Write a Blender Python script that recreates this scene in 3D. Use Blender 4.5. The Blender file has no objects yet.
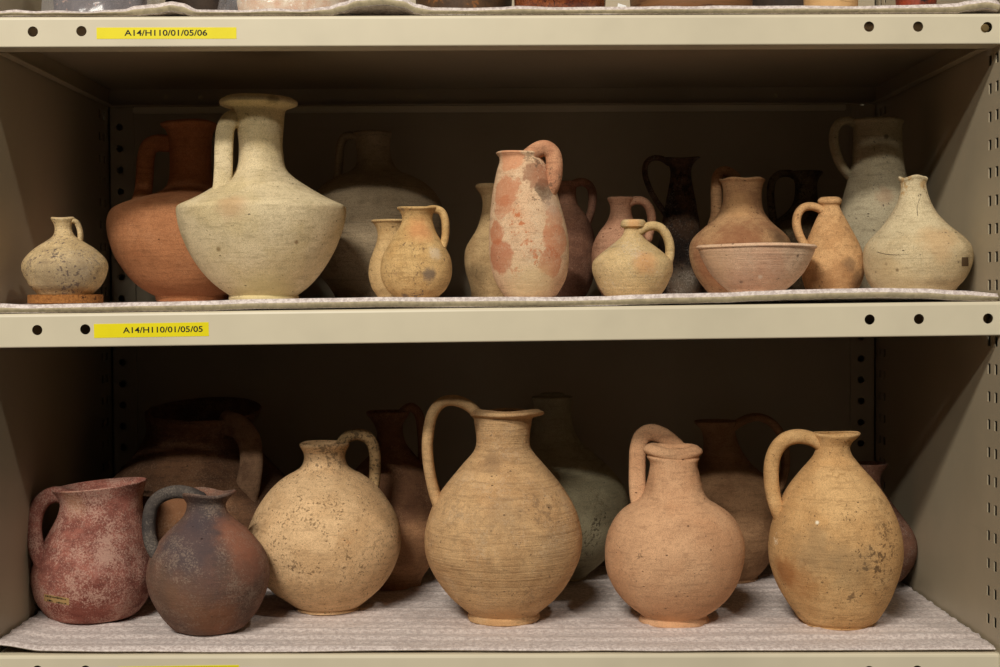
import bpy, bmesh, math, random
from mathutils import Vector, Matrix, noise

SC = bpy.context.scene
COL = SC.collection
random.seed(7)

# ------------------------------------------------------------------ camera
F_PX = 1465.0
CAM = Vector((0.0, -1.45, 0.0))
YAW, PITCH, ROLL = math.radians(0.27), math.radians(1.53), 0.0050
FW = Vector((math.sin(YAW)*math.cos(PITCH), math.cos(YAW)*math.cos(PITCH), -math.sin(PITCH)))
R0 = Vector((math.cos(YAW), -math.sin(YAW), 0))
U0 = R0.cross(FW)
RT = R0*math.cos(ROLL) - U0*math.sin(ROLL)
UP = U0*math.cos(ROLL) + R0*math.sin(ROLL)
cam_data = bpy.data.cameras.new('camera')
cam_data.lens = F_PX/1000*36
cam_data.sensor_width = 36
cam_data.clip_start = 0.05
cam = bpy.data.objects.new('camera', cam_data)
M = Matrix((RT, UP, -FW)).transposed().to_4x4()
M.translation = CAM
cam.matrix_world = M
COL.objects.link(cam)
SC.camera = cam

# ------------------------------------------------------------------ world, lights, exposure
SC.view_settings.view_transform = 'Standard'
SC.view_settings.look = 'None'
SC.view_settings.gamma = 1.0
SC.view_settings.exposure = 0.07
SC.view_settings.use_curve_mapping = False
world = bpy.data.worlds.new('world')
SC.world = world
world.use_nodes = True
bg = world.node_tree.nodes['Background']
bg.inputs[0].default_value = (1.0, 0.90, 0.76, 1)
bg.inputs[1].default_value = 0.038

def tube_light(name, loc, target, sx, sy, power, col=(1, .945, .85)):
    l = bpy.data.lights.new(name, 'AREA')
    l.shape = 'RECTANGLE'; l.size = sx; l.size_y = sy
    l.energy = power; l.color = col
    o = bpy.data.objects.new(name, l)
    o.location = loc
    d = (Vector(target)-Vector(loc)).normalized()
    o.rotation_euler = d.to_track_quat('-Z', 'Y').to_euler()
    COL.objects.link(o)
    return o
# fluorescent ceiling tubes of the aisle in front of the shelving
tube_light('ceiling_tube_near', (-1.05, -3.0, 2.35), (0, 0, 0), 1.1, .08, 102)
tube_light('ceiling_tube_far', (-1.10, -4.4, 2.35), (0, 0, 0), 1.1, .10, 78)
tube_light('ceiling_tube_side', (1.30, -1.85, 2.5), (0, 0, 0), .14, .14, 17)

# ------------------------------------------------------------------ pixel <-> place
def at(px, py, Y):
    d = FW + RT*((px-500)/F_PX) - UP*((py-333.5)/F_PX)
    return CAM + d*((Y-CAM.y)/d.y)
def at_z(px, py, z):
    d = FW + RT*((px-500)/F_PX) - UP*((py-333.5)/F_PX)
    return CAM + d*((z-CAM.z)/d.z)
def proj(p):
    v = Vector(p)-CAM; k = F_PX/v.dot(FW)
    return 500+v.dot(RT)*k, 333.5-v.dot(UP)*k

# ------------------------------------------------------------------ object helpers
def link(name, me, parent=None, mat=None):
    o = bpy.data.objects.new(name, me)
    COL.objects.link(o)
    if mat is not None:
        if isinstance(mat, (list, tuple)):
            for m_ in mat: me.materials.append(m_)
        else: me.materials.append(mat)
    if parent is not None: o.parent = parent
    return o
def thing(name, label, cat, loc=(0, 0, 0), rot=(0, 0, 0), group=None):
    o = bpy.data.objects.new(name, None)
    o.empty_display_size = .02
    COL.objects.link(o)
    o.location = loc; o.rotation_euler = rot
    o['label'] = label; o['category'] = cat
    if group: o['group'] = group
    return o
def tag(o, label, cat, group=None):
    o['label'] = label; o['category'] = cat
    if group: o['group'] = group
    return o
def bm_mesh(bm, name, smooth=False):
    bmesh.ops.recalc_face_normals(bm, faces=bm.faces)
    me = bpy.data.meshes.new(name)
    bm.to_mesh(me); bm.free()
    if smooth:
        for p in me.polygons: p.use_smooth = True
    return me
def box(bm, x0, x1, y0, y1, z0, z1):
    r = bmesh.ops.create_cube(bm, size=1)
    for v in r['verts']:
        v.co = Vector(((x0+x1)/2+v.co.x*(x1-x0), (y0+y1)/2+v.co.y*(y1-y0), (z0+z1)/2+v.co.z*(z1-z0)))
    return r['verts']
def cyl(bm, c, axis, r, h, n=24):
    q = Vector(axis).to_track_quat('Z', 'Y').to_matrix().to_4x4()
    q.translation = Vector(c)
    bmesh.ops.create_cone(bm, cap_ends=True, segments=n, radius1=r, radius2=r, depth=h, matrix=q)
def cut(me, cutter_bm):
    """boolean-subtract the cutter shapes from a mesh"""
    a = bpy.data.objects.new('a', me); COL.objects.link(a)
    cm = bpy.data.meshes.new('c'); bmesh.ops.recalc_face_normals(cutter_bm, faces=cutter_bm.faces)
    cutter_bm.to_mesh(cm); cutter_bm.free()
    b = bpy.data.objects.new('b', cm); COL.objects.link(b)
    m = a.modifiers.new('m', 'BOOLEAN'); m.object = b; m.operation = 'DIFFERENCE'; m.solver = 'EXACT'
    dg = bpy.context.evaluated_depsgraph_get()
    out = bpy.data.meshes.new_from_object(a.evaluated_get(dg))
    bpy.data.objects.remove(a); bpy.data.objects.remove(b)
    return out
def cr(pts, n):
    """Catmull-Rom through tuples, n samples per span"""
    P = [Vector(p) for p in pts]
    P = [P[0]*2-P[1]] + P + [P[-1]*2-P[-2]]
    out = []
    for i in range(1, len(P)-2):
        for k in range(n):
            t = k/n
            a, b, c, d = P[i-1], P[i], P[i+1], P[i+2]
            out.append(.5*((2*b)+(c-a)*t+(2*a-5*b+4*c-d)*t*t+(3*b-a-3*c+d)*t**3))
    out.append(P[-2].copy())
    return out

# ------------------------------------------------------------------ materials
def lin(c):
    return tuple(((x/255)/12.92 if x/255 <= .04045 else ((x/255+.055)/1.055)**2.4) for x in c[:3]) + (1,)
class N:
    """small node-graph helper"""
    def __init__(s, name, rough=.8, spec=.3):
        s.m = bpy.data.materials.new(name); s.m.use_nodes = True
        s.t = s.m.node_tree; s.b = s.t.nodes['Principled BSDF']
        s.b.inputs['Roughness'].default_value = rough
        s.b.inputs['Specular IOR Level'].default_value = spec
        s.tc = s.t.nodes.new('ShaderNodeTexCoord').outputs['Object']
    def n(s, typ): return s.t.nodes.new(typ)
    def l(s, a, b): s.t.links.new(a, b)
    def mapping(s, scale, loc=(0, 0, 0)):
        m = s.n('ShaderNodeMapping'); m.inputs['Scale'].default_value = scale; m.inputs['Location'].default_value = loc
        s.l(s.tc, m.inputs['Vector']); return m.outputs[0]
    def noise(s, scale, detail=4, rough=.6, vec=None, loc=None, dist=0):
        t = s.n('ShaderNodeTexNoise'); t.inputs['Scale'].default_value = scale
        t.inputs['Detail'].default_value = detail; t.inputs['Roughness'].default_value = rough
        t.inputs['Distortion'].default_value = dist
        if vec is None: vec = s.mapping((1, 1, 1), loc or (0, 0, 0))
        s.l(vec, t.inputs['Vector']); return t.outputs[0]
    def ramp(s, fac, a, b):
        r = s.n('ShaderNodeMapRange'); r.inputs['From Min'].default_value = a; r.inputs['From Max'].default_value = b
        r.interpolation_type = 'SMOOTHSTEP'
        s.l(fac, r.inputs['Value']); return r.outputs[0]
    def math(s, op, a, b=None):
        m = s.n('ShaderNodeMath'); m.operation = op
        for i, v in enumerate((a, b)):
            if v is None: continue
            if isinstance(v, (int, float)): m.inputs[i].default_value = v
            else: s.l(v, m.inputs[i])
        return m.outputs[0]
    def mix(s, fac, a, b, blend='MIX'):
        m = s.n('ShaderNodeMix'); m.data_type = 'RGBA'; m.blend_type = blend
        if isinstance(fac, (int, float)): m.inputs[0].default_value = fac
        else: s.l(fac, m.inputs[0])
        for i, v in ((6, a), (7, b)):
            if isinstance(v, tuple): m.inputs[i].default_value = v
            else: s.l(v, m.inputs[i])
        return m.outputs[2]
    def bump(s, h, dist, strength=1.0):
        b = s.n('ShaderNodeBump'); b.inputs['Distance'].default_value = dist; b.inputs['Strength'].default_value = strength
        s.l(h, b.inputs['Height']); s.l(b.outputs[0], s.b.inputs['Normal'])
    def color(s, c): s.l(c, s.b.inputs['Base Color'])

def plain(name, c, rough=.6, spec=.3, metal=0, wear=.06, sc=30):
    g = N(name, rough, spec)
    f = g.noise(sc, 3)
    c2 = tuple(max(0, x*(1-wear*3)) for x in c)
    g.color(g.mix(g.ramp(f, .3, .8), lin(c), lin(c2)))
    g.b.inputs['Metallic'].default_value = metal
    g.bump(g.noise(sc*20, 2), .0002, .25)
    return g.m

# pale beige powder-coated sheet steel
def paint(name, c):
    g = N(name, .42, .4)
    a = g.noise(7, 4, .6)
    b = g.noise(3, 5, .7, g.mapping((1, 1, 14)))
    col = g.mix(g.ramp(a, .3, .8), lin(c), lin(tuple(x*.94 for x in c)))
    col = g.mix(g.math('MULTIPLY', g.ramp(b, .60, .78), .25), col, lin(tuple(x*.80 for x in c)))
    g.color(col)
    g.bump(g.noise(900, 2), .0002, .12)
    return g.m
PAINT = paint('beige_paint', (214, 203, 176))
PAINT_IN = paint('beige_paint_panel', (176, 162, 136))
YELLOW = plain('yellow_tape', (236, 220, 8), .45, .3, wear=.01)
INK = plain('black_ink', (24, 24, 20), .6)
BRASS = plain('brass', (150, 125, 80), .4, .5, .7)
STEEL = plain('zinc_steel', (150, 150, 150), .35, .5, .9)

def foam_mat():
    g = N('foam', .55, .35)
    v = g.n('ShaderNodeTexVoronoi'); v.inputs['Scale'].default_value = 420
    g.l(g.tc, v.inputs['Vector'])
    sp = g.ramp(v.outputs[0], .05, .55)
    f = g.noise(260, 3, .7)
    f2 = g.noise(30, 3, .6, g.mapping((.25, 1.6, 1)))
    col = g.mix(g.ramp(f, .34, .66), lin((184, 169, 163)), lin((230, 217, 210)))
    col = g.mix(g.math('MULTIPLY', g.ramp(f2, .5, .8), .35), col, lin((178, 160, 146)))
    col = g.mix(g.math('MULTIPLY', g.ramp(g.noise(620, 1, .5), .66, .80), .6), col, lin((245, 238, 232)))  # pale flecks put the foam's sparkle into its colour
    g.color(col)
    g.bump(g.math('ADD', sp, g.noise(700, 2)), .0006, .35)
    g.b.inputs['Sheen Weight'].default_value = .15
    return g.m
FOAM = foam_mat()
BEIGE_FOAM = plain('beige_foam', (196, 180, 146), .8, .2, sc=200)

def clay(name, base, alt=None, ring=.5, ring_col=.25, speck=.0, speck_col=(60, 50, 45), pits=.4, dust=.0,
         dust_col=(215, 205, 190), patches=(), seed=0, mottle=40, rough=.88, rough_bump=.5, alt_at=(.42, .62), bands=()):
    """fired clay: base/alt mottling, throwing rings, dark specks, pits, pale dust; patches =
    (centre, radius, colour, amount, break-up frequency, threshold) stains with a place of their own"""
    g = N(name, rough, .18)
    L = (seed*1.37, seed*.71, seed*2.13)
    alt = alt or tuple(x*.86 for x in base)
    big = g.noise(mottle*.6, 4, .6, loc=L)
    mid = g.noise(mottle*1.8, 5, .68, loc=L)
    fine = g.noise(700, 4, .7, loc=L)
    ringn = g.noise(1.0, 5, .65, g.mapping((9, 9, 330), L))
    ringw = g.noise(1.0, 3, .6, g.mapping((4, 4, 90), L))
    col = g.mix(g.ramp(big, *alt_at), lin(base), lin(alt))
    col = g.mix(g.math('MULTIPLY', g.ramp(mid, .45, .75), .5), col, lin(tuple(x*.86 for x in alt)))
    col = g.mix(g.math('MULTIPLY', g.ramp(mid, .5, .25), .35), col, lin(tuple(min(255, x*1.08+4) for x in base)))
    col = g.mix(g.math('MULTIPLY', g.ramp(ringn, .5, .72), ring_col), col, lin(tuple(x*.66 for x in alt)))
    col = g.mix(g.math('MULTIPLY', g.ramp(ringw, .5, .75), ring_col*.6), col, lin(tuple(x*.78 for x in alt)))
    col = g.mix(g.math('MULTIPLY', g.ramp(fine, .55, .8), .35), col, lin(tuple(x*.72 for x in alt)))
    grain = g.noise(1150, 2, .6, loc=L)
    streak = g.noise(1.0, 4, .7, g.mapping((38, 38, 240), L))
    col = g.mix(g.math('MULTIPLY', g.ramp(grain, .50, .62), .42), col, lin(tuple(x*.70 for x in alt)))
    col = g.mix(g.math('MULTIPLY', g.ramp(grain, .48, .34), .22), col, lin(tuple(min(255, x*1.14+6) for x in base)))
    col = g.mix(g.math('MULTIPLY', g.ramp(streak, .52, .66), .42), col, lin(tuple(x*.76 for x in alt)))
    col = g.mix(g.math('MULTIPLY', g.ramp(g.noise(240, 4, .75, loc=L), .53, .66), .36), col, lin(tuple(x*.72 for x in alt)))
    for (y, w, c, a, fq, th) in bands:           # horizontal colour zones: height, softness, colour, amount
        sep = g.n('ShaderNodeSeparateXYZ'); g.l(g.tc, sep.inputs[0])
        h = g.math('ADD', sep.outputs[2], g.math('MULTIPLY', g.math('SUBTRACT', g.noise(fq, 4, .65, loc=L), .5), th))
        col = g.mix(g.math('MULTIPLY', g.ramp(h, y-w, y+w), a), col, lin(c))
    for (c, r, pc, amt, fq, th) in patches:
        vd = g.n('ShaderNodeVectorMath'); vd.operation = 'DISTANCE'
        g.l(g.tc, vd.inputs[0]); vd.inputs[1].default_value = c
        d = g.math('DIVIDE', vd.outputs['Value'], r)
        nz = g.noise(fq, 5, .7, loc=(L[0]+c[0]*9, L[1], L[2]))
        if th > 1.7:                             # cluster of fine flecks, thinning outwards
            m_ = g.ramp(g.math('SUBTRACT', nz, g.math('MULTIPLY', d, .13)), .455+.012*(th-2), .52+.012*(th-2))
        else:
            m_ = g.ramp(g.math('ADD', d, g.math('MULTIPLY', g.math('SUBTRACT', nz, .5), th)), *((1.0, .78) if fq == 95 else (1.1, .3)))
        col = g.mix(g.math('MULTIPLY', m_, amt*.85), col, lin(pc))
    height = g.math('ADD', g.math('MULTIPLY', ringn, ring), g.math('MULTIPLY', fine, rough_bump))
    height = g.math('ADD', height, g.math('MULTIPLY', g.noise(160, 4, .65, loc=L), .9*rough_bump))
    if speck > 0:
        a = g.noise(330, 2, .5, loc=(L[0]+3, L[1], L[2])); b = g.noise(45, 3, .6, loc=(L[0], L[1]+5, L[2]))
        s = g.ramp(g.math('ADD', a, g.math('MULTIPLY', b, .5)), .99-.13*speck, 1.06-.13*speck)
        col = g.mix(g.math('MULTIPLY', s, .7), col, lin(speck_col))
    if pits > 0:
        v = g.n('ShaderNodeTexVoronoi'); v.inputs['Scale'].default_value = 85; v.inputs['Randomness'].default_value = 1
        g.l(g.mapping((1, 1, 1.9), L), v.inputs['Vector'])
        wn = g.n('ShaderNodeSeparateColor'); g.l(v.outputs['Color'], wn.inputs[0])
        on = g.math('GREATER_THAN', wn.outputs[0], 1-.22*pits)
        s = g.math('MULTIPLY', g.ramp(v.outputs['Distance'], .13, .05), on)
        col = g.mix(g.math('MULTIPLY', s, .75), col, lin(tuple(x*.42 for x in alt)))
        height = g.math('SUBTRACT', height, g.math('MULTIPLY', s, 2.2))
    if dust > 0:
        a = g.noise(520, 4, .8, loc=(L[0]+7, L[1], L[2])); b = g.noise(34, 4, .65, loc=(L[0], L[1]+2, L[2]))
        s = g.ramp(g.math('ADD', a, g.math('MULTIPLY', b, .7)), .90-.12*dust, 1.06-.10*dust)
        col = g.mix(g.math('MULTIPLY', s, min(1, .6*dust+.15)), col, lin(dust_col))
    g.color(col)
    g.bump(height, .0015, .75)
    return g.m

# ------------------------------------------------------------------ the shelving bay
XL, XR, YB = -0.501, 0.503, 0.470          # inner faces of the side panels, back panel
H_LIP = 0.0345
DEPTH = 0.458
def edge(yl, yr):                          # heights of a lip edge at both side panels (front plane Y = 0)
    return at(0, yl, 0).z, at(1000, yr, 0).z
shelves = {}
def shelf(key, yl, yr, label, holes, offset=0.0, H_LIP=.0345):
    a, b = edge(yl, yr)
    xa, xb = at(0, yl, 0).x, at(1000, yr, 0).x
    sl = (b-a)/(xb-xa)
    z0 = a - sl*xa + offset
    root = thing('metal_shelf', label, 'shelf', (0, 0, z0), (0, -math.atan(sl), 0))
    shelves[key] = (z0, sl, H_LIP)
    L, R = XL+.0035, XR-.0035
    # rolled front lip: face, return flange underneath and rounded top edge
    prof = [(.0275, 0), (.0275, .0016), (.0016, .0016), (.0016, H_LIP-.0035), (.0022, H_LIP-.0022), (.0035, H_LIP-.0016), (.012, H_LIP-.0016), (.012, H_LIP),
            (.0032, H_LIP), (.0016, H_LIP-.0005), (.0005, H_LIP-.0016), (0, H_LIP-.0034), (0, .0012), (.0004, .0004), (.0012, 0)]
    bm = bmesh.new()
    rows = []
    ext = .016
    nx = 2
    for x in (XL-ext, XR+ext):
        rows.append([bm.verts.new((x, y-.0022, z)) for y, z in prof])
    for i in range(len(prof)):
        j = (i+1) % len(prof)
        bm.faces.new((rows[0][i], rows[0][j], rows[1][j], rows[1][i]))
    bm.faces.new(rows[0]); bm.faces.new(rows[1][::-1])
    me = bm_mesh(bm, 'front_lip')
    cb = bmesh.new()
    for (hx, hy) in holes:
        p = at(hx, hy, 0)
        cyl(cb, (p.x, 0, p.z-z0-sl*p.x), (0, 1, 0), .0051, .012, 28)
    me = cut(me, cb)
    link('front_lip', me, root, None if me.materials else PAINT)
    # deck
    bm = bmesh.new(); box(bm, L, R, .0098, DEPTH, H_LIP-.0075, H_LIP-.0016)
    link('deck', bm_mesh(bm, 'deck'), root, PAINT_IN)  # darker copy of the paint puts the underside's shade into its colour
    # rear lip with its pairs of small holes
    bm = bmesh.new(); box(bm, L, R, DEPTH-.0016, DEPTH, 0, H_LIP-.0075)
    me = bm_mesh(bm, 'rear_lip')
    cb = bmesh.new()
    for hx in (166, 201, 398, 420, 775, 810):
        cyl(cb, (at(hx, 100, DEPTH).x, DEPTH, .012), (0, 1, 0), .0028, .01, 16)
    me = cut(me, cb)
    link('rear_lip', me, root, None if me.materials else PAINT_IN)
    bm = bmesh.new(); box(bm, L, R, DEPTH-.014, DEPTH-.0016, 0, .0014)
    link('rear_flange', bm_mesh(bm, 'rear_flange'), root, PAINT_IN)
    for (x, s) in ((L, 1), (R, -1)):
        bm = bmesh.new()
        box(bm, min(x, x+s*.0015), max(x, x+s*.0015), .03, DEPTH-.0018, 0, H_LIP-.0075)
        box(bm, min(x+s*.0015, x+s*.010), max(x+s*.0015, x+s*.010), .03, DEPTH-.014, 0, .0014)
        link('side_flange', bm_mesh(bm, 'side_flange'), root, PAINT_IN)
    return root

def shelf_local(root, px, py):
    z0, sl = root.location.z, math.tan(-root.rotation_euler.y)
    p = at(px, py, -.0022)
    return p.x, p.z-z0-sl*p.x
def tape_label(root, x0, x1, y0, y1, txt=None, tx0=0, tx1=0, tilt=0.0):
    a = shelf_local(root, x0, y0); b = shelf_local(root, x1, y1)
    cx, cz = (a[0]+b[0])/2, (a[1]+b[1])/2
    w, h = abs(b[0]-a[0]), abs(a[1]-b[1])
    bm = bmesh.new(); box(bm, -w/2, w/2, -.0002, 0, -h/2, h/2)
    o = link('adhesive_label', bm_mesh(bm, 'adhesive_label'), root, YELLOW)
    o.location = (cx, -.00225, cz); o.rotation_euler = (0, tilt, 0)
    if txt:
        o['label'] = 'yellow adhesive label with black printing'
        f = bpy.data.curves.new('printed_code', 'FONT'); f.body = txt
        f.size = .0080; f.align_x = 'CENTER'; f.align_y = 'CENTER'; f.extrude = .00008; f.offset = .00012
        t = bpy.data.objects.new('printed_code', f); COL.objects.link(t); t.parent = o
        f.materials.append(INK)
        t.location = ((shelf_local(root, (tx0+tx1)/2, y0)[0]-cx), -.0003, 0)
        t.rotation_euler = (math.radians(90), 0, 0)
        bpy.context.view_layer.update()
        want = (tx1-tx0)/1010.0
        t.scale = (want/max(t.dimensions.x, 1e-4), 1, 1)
        dg = bpy.context.evaluated_depsgraph_get()
        me = bpy.data.meshes.new_from_object(t.evaluated_get(dg))
        t2 = bpy.data.objects.new('printed_code', me); COL.objects.link(t2)
        t2.parent = o; t2.location = t.location; t2.rotation_euler = t.rotation_euler; t2.scale = t.scale
        if not me.materials: me.materials.append(INK)
        bpy.data.objects.remove(t); t2.name = 'printed_code'

top = shelf('top', 47.8, 44.3, 'beige steel shelf with yellow label ending 06, highest shelf in the bay',
            [(33.5, 32), (82, 31.5), (868.5, 27), (917.5, 27), (986.5, 27.5)], H_LIP=.0302)
mid = shelf('mid', 348, 335.3, 'beige steel shelf with yellow label ending 05, between the two rows of jugs',
            [(38, 330), (86, 329.3), (869.3, 319.5), (918.5, 319), (987.5, 318.5)], H_LIP=.0338)
low = shelf('low', 655, 653, 'beige steel shelf carrying the lower row of jugs, cut off by the photo edge',
            [(38, 670), (86, 670), (868.5, 670.5), (916.5, 670)], offset=-H_LIP)
tape_label(top, 96.5, 236.5, 27.7, 38.6, 'A14/H110/01/05/06', 125, 207, .002)
tape_label(mid, 94, 209, 323.8, 336.3, 'A14/H110/01/05/05', 123.5, 203, -.004)
tape_label(low, 118, 239, 666.0, 677.5, tilt=-.012)
# bolt in the right-hand hole of the top lip
bx, bz = shelf_local(top, 984.8, 28.2)
bm = bmesh.new(); cyl(bm, (bx, -.0008, bz), (0, 1, 0), .0041, .006, 24)
bmesh.ops.bevel(bm, geom=[e for e in bm.edges if all(v.co.y < -.002 for v in e.verts)], offset=.0012, segments=3, affect='EDGES')
link('bolt', bm_mesh(bm, 'bolt', False), top, BRASS)

frame = thing('shelving_frame', 'beige steel shelving bay with slotted sides and back panel round the jug shelves', 'shelving', (0, 0, -.55))
ZB, ZT = 0.0, 1.25          # local heights of the bay (root at -.55)
PITCH_S = .0283
def slotted_panel(name, x, y0, y1, cols, z_first, nrow, width=.0085, height=.0104, thick=.0012):
    """vertical steel sheet in the plane X = x, pierced by columns of slots"""
    ys = sorted(set([y0, y1] + [c-width/2 for c in cols] + [c+width/2 for c in cols]))
    zs = [ZB]
    for i in range(nrow):
        zc = z_first + i*PITCH_S
        zs += [zc-height/2, zc+height/2]
    zs.append(ZT)
    bm = bmesh.new(); G = {}
    for i, y in enumerate(ys):
        for j, z in enumerate(zs): G[i, j] = bm.verts.new((x, y, z))
    for i in range(len(ys)-1):
        yc = (ys[i]+ys[i+1])/2
        hole_col = any(abs(yc-c) < width/2 for c in cols)
        for j in range(len(zs)-1):
            if hole_col and j % 2 == 1: continue
            bm.faces.new((G[i, j], G[i+1, j], G[i+1, j+1], G[i, j+1]))
    r = bmesh.ops.extrude_face_region(bm, geom=list(bm.faces))
    s = -1 if x < 0 else 1
    for v in r['geom']:
        if isinstance(v, bmesh.types.BMVert): v.co.x += s*thick
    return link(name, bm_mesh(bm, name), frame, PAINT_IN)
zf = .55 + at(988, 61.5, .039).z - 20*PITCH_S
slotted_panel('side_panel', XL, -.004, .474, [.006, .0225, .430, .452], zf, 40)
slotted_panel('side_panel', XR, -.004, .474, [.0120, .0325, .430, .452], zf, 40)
# the neighbouring bays' sheets close behind the slots
for x in (XL-.055, XR+.055):
    bm = bmesh.new(); box(bm, x-.0006, x+.0006, -.002, .512, ZB, ZT)
    for zc in (ZB, ZT-.002): box(bm, min(x, x-.054*(1 if x > 0 else -1)), max(x, x-.054*(1 if x > 0 else -1)), -.003, .510, zc, zc+.002)  # end caps added out of view to stop light leaking behind the slots
    link('outer_panel', bm_mesh(bm, 'outer_panel'), frame, PAINT_IN)
for s, x in ((-1, XL), (1, XR)):           # front edge of the uprights: returns outward, widened to keep light out of the slots
    bm = bmesh.new(); box(bm, min(x, x+s*.056), max(x, x+s*.056), -.0055, -.0040, ZB, ZT)
    link('upright_edge', bm_mesh(bm, 'upright_edge'), frame, PAINT_IN)
bm = bmesh.new(); box(bm, XL-.056, XR+.056, YB+.040, YB+.042, ZB, ZT)  # unseen sheet with end caps, added to keep the post holes dark
for zc in (ZB, ZT-.002): box(bm, XL-.056, XR+.056, YB+.003, YB+.040, zc, zc+.002)
link('rear_light_block', bm_mesh(bm, 'rear_light_block'), frame, PAINT_IN)
bm = bmesh.new(); box(bm, XL+.029, XR-.029, YB+.0016, YB+.003, ZB, ZT)
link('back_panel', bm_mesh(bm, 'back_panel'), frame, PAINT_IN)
for s, x0 in ((1, XL), (-1, XR)):          # rear posts: flange with round holes lying on the back panel
    bm = bmesh.new(); a, b = x0+s*.0035, x0+s*.034
    box(bm, min(a, b), max(a, b), YB-.0015, YB+.0015, ZB, ZT)
    me = bm_mesh(bm, 'rear_post')
    cb = bmesh.new()
    hx = at(121, 215, YB).x if s > 0 else at(861, 215, YB).x
    zh = .55 + at(120, 149, YB).z - 24*PITCH_S*.985
    for i in range(42):
        z = zh + i*PITCH_S*.985
        if ZB+.01 < z < ZT-.01: cyl(cb, (hx, YB, z), (0, 1, 0), .0046, .02, 20)
    me = cut(me, cb)
    link('rear_post', me, frame, None if me.materials else PAINT_IN)
# light stiffener strip along the back panel under the top shelf
a = at(133, 112, .464); b = at(846, 101, .464)
bm = bmesh.new(); box(bm, a.x, b.x, .462, .4685, 0, .0085)
bmesh.ops.bevel(bm, geom=list(bm.edges), offset=.0015, segments=2, affect='EDGES')
o = link('stiffener_strip', bm_mesh(bm, 'stiffener_strip'), frame, PAINT)
o.location = (0, 0, .55+at(493, 112, .464).z)

# ------------------------------------------------------------------ foam mats
def deck_top(key, X):
    z0, sl, h = shelves[key]
    return z0 + sl*X + h
def sm(t): t = max(0, min(1, t)); return t*t*(3-2*t)
def px2x(px): return (px-493)/1010.0
def interp(pts, x):
    if x <= pts[0][0]: return pts[0][1]
    for (a, va), (b, vb) in zip(pts, pts[1:]):
        if x <= b:
            t = sm((x-a)/(b-a)); return va+(vb-va)*t
    return pts[-1][1]
# profile of each mat's front edge: photo column -> photo row of its upper edge
EDGE_TOP = {'top': [(-40, 10), (0, 11.5), (20, 9.5), (40, 11), (60, 10), (90, 11.5), (112, 9.6), (128, 9.0), (140, 5.5), (158, 4), (176, 1.2), (186, 2.8), (202, 9.5), (225, 9.8),
                    (245, 10), (275, 8.3), (305, 9.5), (330, 6.5), (345, 2), (360, -3), (385, -5), (405, -2.5), (420, 4), (435, 7.3), (470, 7.8), (500, 7), (520, 5.8), (560, 7), (600, 6.6), (640, 6.5), (665, 5.8), (690, 6.3),
                    (720, 5.2), (760, 5.8), (800, 5.4), (850, 6), (900, 5), (940, 4), (955, 3), (968, .5), (985, -1.5), (1010, 3), (1040, 7)],
            'mid': [(-40, 303), (0, 303.5), (30, 305), (60, 304), (90, 303.5), (150, 302), (200, 301), (260, 299), (330, 298), (380, 297), (440, 297.3), (500, 296.8), (560, 297), (600, 296.3), (640, 294.5),
                    (680, 293.5), (720, 292.6), (760, 291), (800, 289.5), (840, 288.6), (880, 288), (920, 288.5), (960, 290.5), (1000, 293.5), (1040, 296)]}
def mat_h(key, X, Y):
    """height of the mat's upper face over the deck"""
    if key == 'low':
        r = 0.0052
        yw = Y + .006*math.sin(X*4.3+.5) + .004*math.sin(X*9.1+Y*20) + .005*noise.noise(Vector((X*2, Y*14, 1)))
        a = 0
        for pitch, amp, ph in ((.0275, .0024, .010), (.0415, .0018, .003), (.0173, .0010, .007)):
            u = ((yw+ph)/pitch) % 1.0
            a += amp*(.45+1.1*abs(noise.noise(Vector((X*1.5, Y*25+pitch*900, 7)))*1.6))*(min(1, 6*u)*(1-u)**.8 - .4)
        r += a + .0007*noise.noise(Vector((X*6, Y*9, 5)))
        if X < -.44: r += .006*sm((-.45-X)/.045)
        return r
    px = 493+1010*X
    e = at(px, interp(EDGE_TOP[key], px), -.001).z - deck_top(key, X)
    base = .0092 if key == 'mid' else .0095
    w = sm(1-Y/(.05 if key == 'mid' else .09))
    return base + (e-base)*w + .0003*noise.noise(Vector((X*20, Y*20, 3)))
def mat_gap(key, X, Y):
    """height of the mat's lower face over the deck"""
    h = mat_h(key, X, Y)
    th = .0046 if key == 'low' else .0100
    return max(.0004, h-th)
def surf(key, X, Y): return deck_top(key, X) + mat_h(key, X, Y)
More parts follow.
